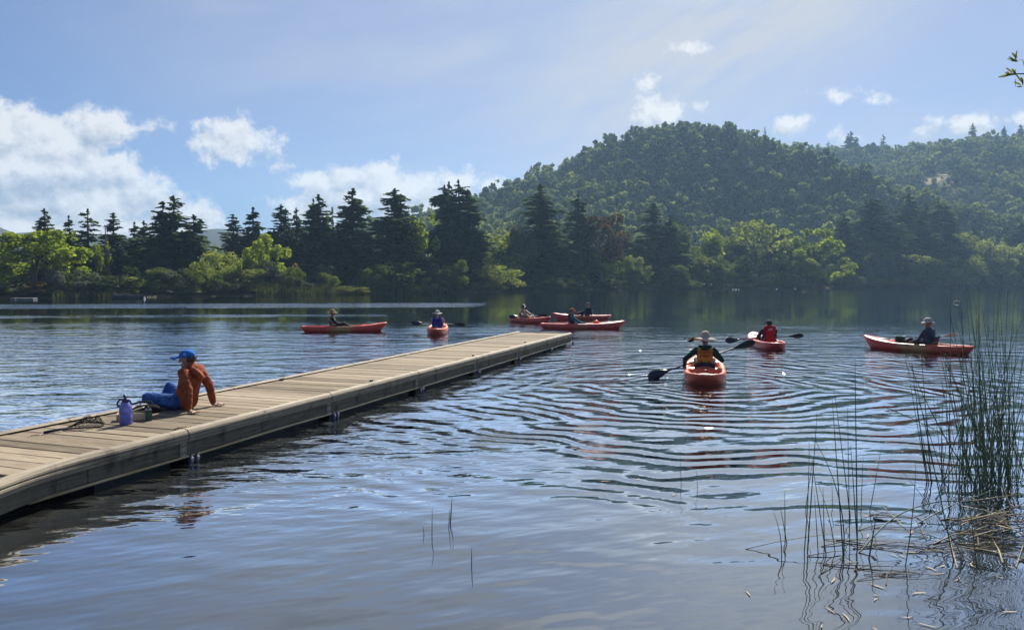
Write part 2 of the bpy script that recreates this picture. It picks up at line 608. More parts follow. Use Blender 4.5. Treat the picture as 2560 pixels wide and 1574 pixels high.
M_water = mat('lake_water', water_shader)
wm = MB()
gx_, gy_ = np.linspace(-160, 420, 30), np.linspace(-6, 360, 20)
wm.sheet([[(x, y, 0.0) for x in gx_] for y in gy_])
tag(wm.build('lake_water', M_water), kind='structure')

# ------------------------------------------------------------------ trees
def leaf_mat(name, c0, c1, trans=0.45, glow=(1.25, 1.2, 0.6), vary=0.35, rough=0.6, patch=0.0):
    """leaves: light passes through them; every leaf and every tree has its own tone"""
    m = bpy.data.materials.new(name)
    m.use_nodes = True
    t = m.node_tree
    t.nodes.clear()
    N = Nodes(t)
    out = N.node('ShaderNodeOutputMaterial')
    at = N.node('ShaderNodeAttribute', attribute_name='tint')
    oi = N.node('ShaderNodeObjectInfo')
    f = N.m('MULTIPLY_ADD', N.m('SUBTRACT', oi.outputs['Random'], 0.5), vary * 1.6, at.outputs['Fac'], clamp=True)
    if patch:                                        # neighbouring trees tend to be of a kind
        pn = N.noise(oi.outputs['Location'], 0.022, 3, 0.6)
        f = N.m('ADD', f, N.m('MULTIPLY', N.m('SUBTRACT', pn, 0.5), patch), clamp=True)
    c = N.mix(f, c0, c1)
    d = N.node('ShaderNodeBsdfDiffuse')
    N.put(d.inputs[0], c)
    tr = N.node('ShaderNodeBsdfTranslucent')
    N.put(tr.inputs[0], N.mix(1.0, c, glow, 'MULTIPLY'))
    mx = N.node('ShaderNodeMixShader')
    mx.inputs[0].default_value = trans
    t.links.new(d.outputs[0], mx.inputs[1])
    t.links.new(tr.outputs[0], mx.inputs[2])
    t.links.new(mx.outputs[0], out.inputs[0])
    return m


M_red = leaf_mat('redwood_needles', (0.032, 0.056, 0.042), (0.10, 0.136, 0.062), 0.38, (1.15, 1.2, 0.7))
M_dark = leaf_mat('dark_leaves', (0.036, 0.060, 0.028), (0.10, 0.14, 0.048), 0.42)
M_mid = leaf_mat('green_leaves', (0.065, 0.105, 0.032), (0.15, 0.20, 0.065), 0.45)
M_yel = leaf_mat('fresh_yellow_green_leaves', (0.15, 0.205, 0.028), (0.33, 0.40, 0.065), 0.55, (1.2, 1.2, 0.5))
M_wil = leaf_mat('willow_leaves', (0.14, 0.18, 0.05), (0.29, 0.33, 0.12), 0.5, (1.2, 1.2, 0.6))
M_grey = leaf_mat('grey_green_leaves', (0.075, 0.095, 0.070), (0.16, 0.185, 0.13), 0.4, (1.1, 1.1, 0.8))
M_rust = leaf_mat('reddish_brown_leaves', (0.042, 0.036, 0.022), (0.095, 0.068, 0.040), 0.4, (1.2, 1.0, 0.7))
M_hill = leaf_mat('hillside_leaves', (0.034, 0.062, 0.032), (0.22, 0.26, 0.11), 0.42, (1.2, 1.2, 0.6), 0.9, patch=1.3)
M_bark = noisy('bark', (0.055, 0.042, 0.032), (0.12, 0.095, 0.075), 9, 0.9, stretch=(1, 1, 0.2))
M_redbark = noisy('redwood_bark', (0.05, 0.032, 0.024), (0.10, 0.066, 0.05), 9, 0.9, stretch=(1, 1, 0.15))
M_deadwood = noisy('dead_wood', (0.10, 0.09, 0.08), (0.20, 0.18, 0.16), 6, 0.9)


def quads(name, C, A, B, tint, material):
    """leaf sprays: centres C with half axes A and B"""
    n = len(C)
    V = np.stack([C - A - B * 0.6, C + A - B, C + A * 0.7 + B, C - A * 0.8 + B * 0.9], 1).reshape(-1, 3)
    me = mesh(name, V, np.arange(n * 4).reshape(n, 4), material)
    a = me.attributes.new('tint', 'FLOAT', 'FACE')
    a.data.foreach_set('value', tint.astype(np.float32))
    return me


def unit(v):
    return v / np.maximum(1e-9, np.linalg.norm(v, axis=-1, keepdims=True))


def conifer(seed, width=0.36, nb=265, per=12, sparse=0.0, base=0.05, blunt=0.0, twin=None):
    """crown and trunk of a conifer one unit tall: drooping whorled sprays with gaps of sky near the top"""
    r = np.random.RandomState(seed)
    stems = [(0, 0, 1.0, 1.0)] + (twin or [])
    C, A, B, T = [], [], [], []
    for sx, sy, hs, ws in stems:
        for b in range(int(nb * hs * ws)):
            h = base + (1 - base) * (1 - (1 - r.rand()) ** 0.62)
            if h > 0.985:
                continue
            if r.rand() < sparse * h:
                continue
            taper = (1 - h) ** (0.60 - 0.22 * blunt) * (1 + 0.20 * math.sin(h * 17 + seed))
            R = width * 0.5 * ws * max(0.035, taper) * r.uniform(0.62, 1.12)
            a = r.uniform(0, 2 * PI)
            droop = r.uniform(0.35, 0.8) * (1 - 0.75 * h)
            k = max(4, int(per * (0.5 + 1.1 * taper)))
            s = r.uniform(0.12, 1.0, k)
            side = r.uniform(-1, 1, k) * 0.20 * R * (1.1 - s)
            ca, sa = math.cos(a), math.sin(a)
            x = sx + R * s * ca - side * sa
            y = sy + R * s * sa + side * ca
            z = (h + R * (0.35 * s - droop * s * s)) * hs + r.normal(0, 0.003, k)
            C.append(np.stack([x, y, z], 1))
            sz = (0.0118 + 0.009 * r.rand(k)) * (0.75 + 0.5 * taper)
            al = unit(np.stack([np.full(k, ca) + r.normal(0, .5, k), np.full(k, sa) + r.normal(0, .5, k), r.normal(-0.25, .3, k)], 1))
            bl = unit(np.cross(al, unit(np.stack([r.normal(0, .5, k), r.normal(0, .5, k), np.ones(k)], 1))))
            A.append(al * (sz * 1.5)[:, None])
            B.append(bl * (sz * 0.62)[:, None])
            T.append(np.clip(r.uniform(0.1, 0.7) + 0.25 * s + r.normal(0, .12, k), 0, 1))
        k = 40                                        # the leader
        zt = r.uniform(0.93, 1.0, k)
        C.append(np.stack([sx + r.normal(0, .006, k) * (1.01 - zt) * 12, sy + r.normal(0, .006, k) * (1.01 - zt) * 12, zt * hs], 1))
        al = unit(r.normal(0, 1, (k, 3)) + [0, 0, 1.0])
        bl = unit(np.cross(al, r.normal(0, 1, (k, 3))))
        A.append(al * 0.011)
        B.append(bl * 0.0045)
        T.append(r.uniform(.2, .7, k))
    crown = quads('crown', np.concatenate(C), np.concatenate(A), np.concatenate(B), np.concatenate(T), M_red)
    t = MB()
    for sx, sy, hs, ws in stems:
        t.tube([(sx * .6, sy * .6, -0.03), (sx, sy, 0.4 * hs), (sx, sy, 0.97 * hs)], [0.020 * ws, 0.012 * ws, 0.002], 7)
    return crown, t.mesh('trunk', M_redbark)


def broadleaf(seed, width=0.9, z0=0.14, nl=22, n=2600, leaf=0.021, shape='round', gap=0.0, material=None, lean=0.0, trunks=1, bark=None):
    """crown and trunk of a broadleaf tree one unit tall, built from leaf sprays spread through many unequal clumps"""
    r = np.random.RandomState(seed)
    L = []
    tries = 0
    while len(L) < nl and tries < 4000:
        tries += 1
        p = r.uniform(-1, 1, 3)
        if shape == 'round':
            ok = p @ p < 1
        elif shape == 'tall':
            ok = p[0] ** 2 + p[1] ** 2 < (1 - max(0, p[2]) ** 1.6) * (0.75 + 0.25 * min(1, p[2] + 1))
        elif shape == 'dome':
            ok = p[0] ** 2 + p[1] ** 2 < 1 - max(0, p[2]) ** 2
        else:                                        # cone like young tree
            ok = math.hypot(p[0], p[1]) < (1 - p[2]) / 2 + 0.12
        if not ok or (np.linalg.norm(p) < 0.45 and r.rand() < 0.6):
            continue
        rr = r.uniform(0.55, 1.0) * (0.30 if nl < 30 else 0.23)
        L.append((p * (1 - rr * 0.8), rr))
    cz, hz = (1 + z0) / 2, (1 - z0) / 2
    w = width / 2
    per = np.array([q[1] ** 2 for q in L])
    per = np.maximum(10, (per / per.sum() * n).astype(int))
    C, A, B, T = [], [], [], []
    for (p, rr), k in zip(L, per):
        if r.rand() < gap:
            continue
        d = unit(r.normal(0, 1, (k, 3)) + [0, 0, 0.25])
        rad_ = rr * (0.35 + 0.75 * np.sqrt(r.rand(k)))
        q = p + d * rad_[:, None]
        C.append(np.stack([q[:, 0] * w + lean * (q[:, 2] + 1) * w, q[:, 1] * w, cz + q[:, 2] * hz], 1))
        nrm = unit(d + r.normal(0, 0.9, (k, 3)))
        al = unit(np.cross(nrm, r.normal(0, 1, (k, 3))))
        bl = np.cross(nrm, al)
        sz = leaf * (0.55 + 0.8 * r.rand(k))
        A.append(al * sz[:, None])
        B.append(bl * (sz * 0.75)[:, None])
        T.append(np.clip(0.5 + r.uniform(-.22, .22) + r.normal(0, .16, k), 0, 1))
    crown = quads('crown', np.concatenate(C), np.concatenate(A), np.concatenate(B), np.concatenate(T), material or M_mid)
    t = MB()
    for q in range(trunks):
        off = r.uniform(-.12, .12, 2) * (trunks > 1) * width
        top = Vector((lean * w + off[0] * 1.6, off[1] * 1.6, 0.62))
        mid = Vector((off[0] + lean * .3 * w + r.normal(0, .015), off[1] + r.normal(0, .015), 0.3))
        t.tube([(off[0] * .5, off[1] * .5, -0.04), mid, top], [0.026 / trunks ** .5, 0.019 / trunks ** .5, 0.006], 7)
        for i in range(6):
            p, rr = L[r.randint(len(L))]
            e = Vector((p[0] * w + lean * (p[2] + 1) * w, p[1] * w, cz + p[2] * hz))
            s = mid.lerp(top, r.rand() * 0.7)
            t.tube([s, s.lerp(e, .5) + Vector((0, 0, .03)), e], [0.010, 0.006, 0.002], 5)
    return crown, t.mesh('trunk', bark or M_bark)


CON = [conifer(1, 0.36), conifer(2, 0.40, sparse=0.3), conifer(3, 0.34, blunt=0.2),
       conifer(4, 0.44, twin=[(0.05, 0.02, 0.955, 0.6)]), conifer(5, 0.50, 270, twin=[(0.055, -0.02, 0.93, 0.85), (-0.10, 0.03, 0.80, 0.7)]),
       conifer(6, 0.38, 200, sparse=0.55), conifer(7, 0.46, 270, blunt=0.7, twin=[(0.10, 0.02, 0.96, 0.8), (-0.07, 0, 0.90, 0.8)])]
BR = {
    'yel': [broadleaf(11, 0.95, 0.03, 30, 5200, 0.0155, 'round', material=M_yel, lean=0.10), broadleaf(12, 0.72, 0.05, 24, 4600, 0.015, 'tall', material=M_yel),
            broadleaf(13, 0.95, 0.05, 30, 5200, 0.0155, 'dome', material=M_yel), broadleaf(14, 0.62, 0.08, 24, 2400, 0.0155, 'tall', 0.25, M_yel)],
    'mid': [broadleaf(21, 1.0, 0.04, 26, 4400, 0.0175, 'dome', material=M_mid), broadleaf(22, 0.85, 0.08, 24, 4000, 0.0175, 'round', material=M_mid),
            broadleaf(23, 0.8, 0.08, 22, 2900, 0.0175, 'tall', 0.15, M_mid)],
    'dark': [broadleaf(31, 1.0, 0.03, 26, 2800, 0.024, 'dome', material=M_dark), broadleaf(32, 0.85, 0.06, 24, 2600, 0.023, 'round', material=M_dark),
             broadleaf(33, 0.6, 0.04, 24, 2600, 0.021, 'tall', material=M_dark)],
    'wil': [broadleaf(41, 1.15, 0.03, 28, 4800, 0.0158, 'dome', material=M_wil), broadleaf(42, 1.0, 0.05, 26, 4300, 0.0158, 'round', material=M_wil),
            broadleaf(43, 0.7, 0.10, 24, 2900, 0.0155, 'tall', 0.15, M_wil)],
    'grey': [broadleaf(51, 0.9, 0.04, 24, 2600, 0.020, 'dome', material=M_grey), broadleaf(52, 0.5, 0.04, 22, 1900, 0.019, 'tall', 0.1, M_grey)],
    'rust': [broadleaf(61, 1.0, 0.28, 26, 2800, 0.020, 'dome', 0.08, M_rust, trunks=2)],
    'airy': [broadleaf(71, 0.9, 0.20, 22, 1500, 0.020, 'round', 0.15, M_wil, trunks=2)],
    'orange': [broadleaf(81, 0.8, 0.05, 18, 1300, 0.026, 'dome', 0.0, leaf_mat('orange_tan_leaves', (0.13, 0.10, 0.035), (0.27, 0.20, 0.08), 0.45))],
}
SY = [(x, on_z(x, y).y) for x, y in SHORE_PX]


def shore_y(px):
    if px < 0:
        return SY[0][1] + px * 0.012
    return float(lerp_tab(SY, px))


def place_tree(name, variant, px, top, width, back, label, group=None, cat='tree', turn=None, sink=0.0):
    """px, top, width are photo pixels; back = metres behind the waterline"""
    y = shore_y(px) + back
    x = ray(px, 705)[0] * y
    z = float(ground_z(x, y)[0]) - 0.15 - sink
    h = at_y(px, top, y).z - z
    w = width * (1.14 if name == 'redwood_tree' else 1.1) / FPX * y
    crown, trunk = variant
    ext = crown.get('w')
    if ext is None:
        co = np.empty(len(crown.vertices) * 3, np.float32)
        crown.vertices.foreach_get('co', co)
        co = co.reshape(-1, 3)
        ext = float(np.percentile(co[:, 0], 99.3) - np.percentile(co[:, 0], 0.7))
        crown['w'] = ext
        crown['h'] = float(np.percentile(co[:, 2], 99.7))
    t = thing(name, label, cat, (x, y, z), random.uniform(0, 2 * PI) if turn is None else turn, group)
    t.scale = (w / ext, w / ext, h / crown['h'])
    t.rotation_euler.x, t.rotation_euler.y = random.gauss(0, .018), random.gauss(0, .018)
    link('trunk', trunk, t)
    link('crown', crown, t)
    return t


random.seed(21)
R7 = 'redwood_tree'
TREES = [
    # conifers of the far shore, left to right
    (R7, CON[0], 121, 524, 70, 14, 'dark redwood poking up behind the yellow-green tree near the left edge'),
    (R7, CON[2], 180, 541, 56, 16, 'dark redwood just right of the yellow-green tree, short top beside a ragged taller one'),
    (R7, CON[5], 219, 525, 96, 12, 'ragged open redwood showing sky through its upper right branches'),
    (R7, CON[1], 284, 534, 86, 14, 'slender redwood standing alone right beside a bare grey spire'),
    (R7, CON[2], 342, 557, 62, 16, 'left one of two thin dark conifer spires left of the broad twin redwood'),
    (R7, CON[0], 362, 554, 60, 20, 'right one of two thin dark conifer spires left of the broad twin redwood'),
    (R7, CON[2], 392, 580, 80, 18, 'low dark conifer tucked against the left flank of the broad twin redwood'),
    (R7, CON[4], 440, 497, 165, 12, 'broad twin-topped redwood, widest conifer on the left half of the far shore'),
    (R7, CON[1], 588, 536, 78, 22, 'thin-topped redwood right of the gap with the blue mountain'),
    (R7, CON[2], 634, 520, 90, 22, 'bushy redwood rising behind the egg-shaped lime tree, left of it'),
    (R7, CON[3], 705, 518, 92, 20, 'double-topped redwood right behind the egg-shaped lime tree'),
    (R7, CON[0], 746, 523, 56, 24, 'small pointed conifer between the double-topped redwood and the taller one to its right'),
    (R7, CON[2], 778, 500, 70, 20, 'narrow left twin of a tall close pair of redwoods above the small orange tree'),
    (R7, CON[0], 799, 490, 108, 18, 'taller right twin of a close pair of redwoods above the small orange tree'),
    (R7, CON[5], 838, 522, 64, 26, 'thin grey-green conifer squeezed between two taller redwoods'),
    (R7, CON[0], 878, 474, 120, 14, 'sharp-topped redwood directly above the house roof'),
    (R7, CON[3], 992, 478, 150, 12, 'stout dark redwood with lime leaves on its right flank'),
    (R7, CON[0], 1117, 459, 72, 28, 'slim redwood top sticking out left of the massive dark block'),
    (R7, CON[6], 1152, 463, 145, 14, 'massive blunt dark redwood block with three tops at the foot of the hill'),
    (R7, CON[0], 1347, 463, 130, 16, 'tall pointed dark redwood in front of the hill, right of the bright willows'),
    (R7, CON[2], 1440, 488, 110, 18, 'dark conifer between the pointed redwood and the reddish-brown tree'),
    (R7, CON[1], 1632, 508, 120, 22, 'feathery grey-green conifer right of the reddish-brown tree'),
    (R7, CON[2], 1672, 540, 90, 16, 'short dark conifer with a rusty tip right of the feathery one'),
    (R7, CON[3], 2170, 500, 170, 30, 'wide dull brown-green conifer right of the big round lime tree'),
    (R7, CON[2], 2105, 540, 90, 24, 'dark conifer between the round lime tree and the wide dull conifer'),
    (R7, CON[0], 2262, 488, 120, 40, 'very dark conifer right of the wide dull conifer'),
    (R7, CON[6], 2340, 505, 120, 30, 'near-black conifer mass left of the pale domed willow on the right'),
    (R7, CON[2], 2300, 540, 100, 20, 'lower dark conifer in front of the near-black pair on the right'),
    (R7, CON[0], 2548, 560, 110, 26, 'dark conifer cut by the right edge of the photo'),
    # bright broadleaf trees
    ('leafy_tree', BR['yel'][0], 88, 574, 165, 5, 'big yellow-green tree, largest bright crown near the left edge'),
    ('leafy_tree', BR['yel'][3], 165, 580, 60, 8, 'small yellow-green crown leaning out right of the big bright tree at left'),
    ('leafy_tree', BR['yel'][1], 10, 610, 70, 12, 'yellowish tree cut by the left edge of the photo'),
    ('leafy_tree', BR['yel'][3], 256, 605, 34, 9, 'thin yellow-green sapling between two dark redwoods on the left'),
    ('leafy_tree', BR['yel'][1], 670, 587, 86, 6, 'egg-shaped lime-green tree, brightest on the far shore'),
    ('leafy_tree', BR['yel'][3], 1062, 536, 62, 7, 'tall narrow lime-green tree hugging the stout dark redwood'),
    ('leafy_tree', BR['wil'][2], 1240, 582, 100, 14, 'light green tree above the bright willow bush at the foot of the hill'),
    ('willow_tree', BR['wil'][0], 1243, 664, 120, 3, 'bright willow bush on the bank right of the massive redwood block'),
    ('leafy_tree', BR['yel'][3], 1784, 572, 52, 16, 'narrow light green poplar-like tree left of the airy tree'),
    ('leafy_tree', BR['wil'][2], 1772, 640, 66, 5, 'light green cone-shaped tree on the bank below the narrow poplar-like one'),
    ('leafy_tree', BR['airy'][0], 1908, 548, 120, 14, 'airy olive tree with visible branches left of the big round lime tree'),
    ('leafy_tree', BR['yel'][2], 2050, 572, 142, 6, 'big round lime-green tree, brightest on the right half of the far shore'),
    ('leafy_tree', BR['yel'][0], 2004, 625, 90, 3, 'smaller lime crown in front of the big round lime tree'),
    ('willow_tree', BR['wil'][1], 2424, 583, 68, 16, 'pale domed willow standing highest on the right bank'),
    ('willow_tree', BR['wil'][0], 2398, 640, 92, 3, 'round drooping willow by the water under the pale domed one'),
    ('willow_tree', BR['wil'][1], 2472, 602, 70, 12, 'pale willow right of the domed one with a brownish foot'),
    ('leafy_tree', BR['airy'][0], 2545, 608, 60, 8, 'thin olive tree at the right edge of the photo'),
    # quieter greens
    ('leafy_tree', BR['wil'][0], 545, 628, 120, 8, 'broad rounded pale green tree left of the egg-shaped lime tree'),
    ('willow_tree', BR['wil'][1], 602, 664, 92, 3, 'drooping pale willow touching the water below the broad rounded tree'),
    ('willow_tree', BR['grey'][0], 676, 650, 62, 3, 'grey-green willow in front of the egg-shaped lime tree'),
    ('leafy_tree', BR['mid'][1], 400, 670, 76, 4, 'blue-green rounded tree by the water under the broad twin redwood'),
    ('willow_tree', BR['wil'][0], 322, 690, 84, 2.5, 'pale tufted bush beside the blue-green rounded tree'),
    ('shrub', BR['dark'][0], 235, 688, 125, 2.5, 'wide dark shrub mound on the bank below the ragged redwood'),
    ('shrub', BR['orange'][0], 82, 702, 76, 1.5, 'yellow-ochre shrub beside the small floating dock on the left'),
    ('leafy_tree', BR['orange'][0], 741, 660, 36, 6, 'small orange-tan tree right of the egg-shaped lime tree'),
    ('leafy_tree', BR['grey'][0], 800, 660, 64, 5, 'blue-grey small tree right of the orange-tan one'),
    ('leafy_tree', BR['mid'][2], 915, 585, 90, 16, 'soft olive tree behind the house'),
    ('leafy_tree', BR['dark'][0], 985, 655, 120, 4, 'dark rounded tree on the bank in front of the stout redwood'),
    ('leafy_tree', BR['grey'][1], 1298, 566, 46, 12, 'slim silvery tree left of the tall pointed redwood'),
    ('leafy_tree', BR['mid'][0], 1085, 672, 90, 4, 'dull green low tree under the massive redwood block'),
    ('leafy_tree', BR['rust'][0], 1508, 537, 128, 8, 'reddish-brown spreading tree with forked trunk at the middle of the far shore'),
    ('leafy_tree', BR['wil'][2], 1582, 640, 46, 6, 'slender pale tree right of the reddish-brown tree'),
    ('shrub', BR['wil'][1], 1544, 697, 38, 1.2, 'small brightly lit bush at the waterline below the reddish-brown tree'),
    ('leafy_tree', BR['mid'][1], 1690, 560, 70, 20, 'grey-green tree left of the narrow poplar-like one'),
    ('leafy_tree', BR['dark'][1], 1845, 640, 66, 5, 'dark rounded small tree left of the airy olive tree'),
    ('shrub', BR['grey'][0], 1852, 672, 50, 3, 'pale pinkish-grey bush at the water below the airy olive tree'),
    ('leafy_tree', BR['grey'][1], 2186, 632, 46, 3, 'silvery spire-like small tree on the bank right of the round lime tree'),
    ('leafy_tree', BR['grey'][1], 2216, 650, 36, 3, 'second silvery spire, shorter and close right of the first'),
    ('willow_tree', BR['airy'][0], 2305, 636, 62, 5, 'pale twiggy tree in front of the near-black conifers'),
    ('leafy_tree', BR['mid'][1], 2450, 640, 80, 5, 'dull green tree between the two willows on the right bank'),
    ('leafy_tree', BR['wil'][2], 2505, 645, 60, 4, 'pale bush-like tree with reddish foot near the right edge'),
]
for nm, var, px, top, w, back, lab in TREES:
    place_tree(nm, var, px, top, w, back, lab, cat='shrub' if nm == 'shrub' else 'tree')

# bare grey spires beside the slender redwood on the left
for px, top in ((266, 562), (271, 582)):
    y = shore_y(px) + 10
    b = at_y(px, 700, y)
    b.z = float(ground_z(b.x, b.y)[0])
    tp = at_y(px, top, y)
    m = MB()
    m.tube([(0, 0, -.2), (0.05, 0, (tp.z - b.z) * .6), (0, 0, tp.z - b.z)], [0.20, 0.13, 0.03], 7)
    for i in range(9):
        h = (tp.z - b.z) * random.uniform(.3, .95)
        a = random.uniform(0, 6)
        m.tube([(0, 0, h), (0.5 * math.cos(a), 0.5 * math.sin(a), h + 0.15)], [0.03, 0.01], 4)
    o = m.build('dead_tree', M_deadwood)
    o.location = b
    tag(o, 'bare grey dead spire, taller one of two beside the slender redwood' if px == 266 else 'bare grey dead spire, shorter one of two beside the slender redwood', 'tree')

# landmarks that tell the lesser trees and bushes apart
LM = [(10, 'left photo edge'), (88, 'big yellow-green tree'), (180, 'short-topped redwood'), (219, 'ragged open redwood'), (268, 'bare grey spires'), (340, 'two thin conifer spires'),
      (440, 'broad twin-topped redwood'), (530, 'broad rounded pale tree'), (602, 'drooping pale willow'), (670, 'egg-shaped lime tree'), (741, 'small orange-tan tree'),
      (800, 'blue-grey small tree'), (860, 'sharp-topped redwood'), (930, 'dark house'), (992, 'stout dark redwood'), (1062, 'tall narrow lime tree'),
      (1152, 'massive redwood block'), (1243, 'bright willow bush'), (1298, 'slim silvery tree'), (1360, 'tall pointed redwood'), (1440, 'plain dark conifer'),
      (1508, 'reddish-brown tree'), (1582, 'slender pale tree'), (1650, 'feathery grey-green conifer'), (1720, 'grey-green tree'), (1784, 'narrow poplar-like tree'), (1850, 'pale pinkish bush'),
      (1920, 'airy olive tree'), (2000, 'smaller lime crown'), (2070, 'big round lime tree'), (2150, 'wide dull conifer'), (2205, 'two silvery spires'), (2265, 'very dark conifer'), (2305, 'pale twiggy tree'),
      (2350, 'near-black conifers'), (2398, 'round drooping willow'), (2450, 'pale domed willow'), (2500, 'reddish-footed tree'), (2560, 'right photo edge')]
ORD = {1: [''], 2: [', left one of two', ', right one of two'], 3: [', left one of three', ', middle one of three', ', right one of three'],
       4: [', leftmost of four', ', second of four from the left', ', third of four from the left', ', rightmost of four'],
       5: [', leftmost of five', ', second of five from the left', ', middle one of five', ', fourth of five from the left', ', rightmost of five']}


def tell_apart(items, stem):
    """items = (px, tone); each gets a label by the nearest landmark and its order there"""
    groups = {}
    for k, (px, tone) in enumerate(items):
        lm = min(LM, key=lambda q: abs(q[0] - px))[1]
        groups.setdefault((tone, lm), []).append((px, k))
    out = {}
    for (tone, lm), v in groups.items():
        v.sort()
        for o, (px, k) in zip(ORD[min(5, len(v))] + [''] * 9, v):
            out[k] = stem % (tone, lm) + o.replace(' from the left', '')
    return out


TONE = {id(v): t for n, t in (('dark', 'dark'), ('mid', 'mid-green'), ('grey', 'grey-green'), ('wil', 'pale green')) for v in BR[n]}
# the closed row of dark trees that fills the gaps behind the far shore
random.seed(8)
plan = []
for i in range(64):
    px = -30 + i * 41.5 + random.uniform(-14, 14)
    left = px < 1180
    plan.append((px, random.choice(BR['mid'][:2] * 2 + BR['dark'][:2] + BR['wil'][:1] if left else BR['dark'] + BR['mid'][:2]), random.uniform(640, 672) if left else random.uniform(585, 640), random.uniform(70, 110), random.uniform(14, 30) if left else random.uniform(12, 34)))
lab = tell_apart([(q[0], TONE[id(q[1])]) for q in plan], '%s tree half hidden behind the %s')
for k, (px, var, top, w, back) in enumerate(plan):
    place_tree('leafy_tree', var, px, top, w, back, lab[k], 'filler trees of the far shore')
plan = []
for i in range(14):
    px = random.choice((random.uniform(1180, 1760), random.uniform(2080, 2560)))
    plan.append((px, random.choice(CON[:4]), random.uniform(545, 600), random.uniform(70, 100), random.uniform(24, 44)))
lab = tell_apart([(q[0], 'dark') for q in plan], '%s conifer top rising behind the %s')
for k, (px, var, top, w, back) in enumerate(plan):
    place_tree(R7, var, px, top, w, back, lab[k], 'half hidden conifers')
# low bushes along the waterline
plan = []
for i in range(74):
    px = -20 + i * 35.3 + random.uniform(-12, 12)
    wl = lerp_tab(SHORE_PX, px)
    plan.append((px, random.choice(BR['dark'][:1] * 2 + BR['mid'][:1] * 3 + BR['grey'][:1] + BR['wil'][:1] * 2), wl - (random.uniform(16, 42) if random.random() < .68 else random.uniform(48, 86)), random.uniform(40, 88), random.uniform(1.0, 2.6)))
lab = tell_apart([(q[0], TONE[id(q[1])]) for q in plan], 'low %s shoreline bush below the %s')
for k, (px, var, top, w, back) in enumerate(plan):
    place_tree('shrub', var, px, top, w, back, lab[k], 'fringe of bushes on the far shore', 'shrub')

# conifers that stand up from the skyline of the right hand ridge
for px, top, w, var, lab in ((2064, 353, 22, CON[5], 'small see-through conifer left of the widest one on the skyline'), (2120, 328, 46, CON[4], 'widest conifer standing up from the ridge skyline'),
                             (2200, 334, 22, CON[5], 'thin bare-looking conifer between the widest and the right hand ones on the skyline'),
                             (2421, 308, 26, CON[1], 'tall skyline conifer in front of the low white cloud on the right'),
                             (2499, 315, 22, CON[0], 'short skyline conifer right of the tall one by the white cloud'),
                             (2540, 310, 26, CON[2], 'skyline conifer nearest the right edge of the photo'),
                             (1988, 350, 30, BR['mid'][1], 'rounded tree on the skyline notch between hill and ridge'),
                             (1907, 316, 17, CON[5], 'tiny spindly conifer on the right slope of the hill top')):
    y = (430 if px < 1950 else 720) * 0.985
    u = ray(px, 705)[0]
    y = y / math.sqrt(1 + u * u)
    x = u * y
    z = float(ground_z(x, y)[0])
    tp = at_y(px, top, y).z
    t = thing(R7 if px != 1988 else 'leafy_tree', lab, 'tree', (x, y, z - 1), random.uniform(0, 6))
    h = tp - z + 1
    wd = w / FPX * y
    e = var[0].get('w') or 0.4
    t.scale = (wd / e, wd / e, h)
    link('trunk', var[1], t)
    link('crown', var[0], t)

# the wooded hill: one mass of oaks and bays
HT = [broadleaf(91, 1.0, 0.02, 16, 620, 0.055, 'dome', material=M_hill)[0], broadleaf(92, 0.95, 0.02, 18, 620, 0.052, 'round', material=M_hill)[0],
      broadleaf(93, 1.1, 0.02, 14, 560, 0.058, 'dome', material=M_hill)[0], broadleaf(94, 0.75, 0.02, 16, 560, 0.05, 'tall', material=M_hill)[0],
      broadleaf(95, 1.0, 0.02, 20, 520, 0.052, 'dome', 0.15, M_hill)[0]]
src = [bpy.data.objects.new('hillside_crown', m) for m in HT]


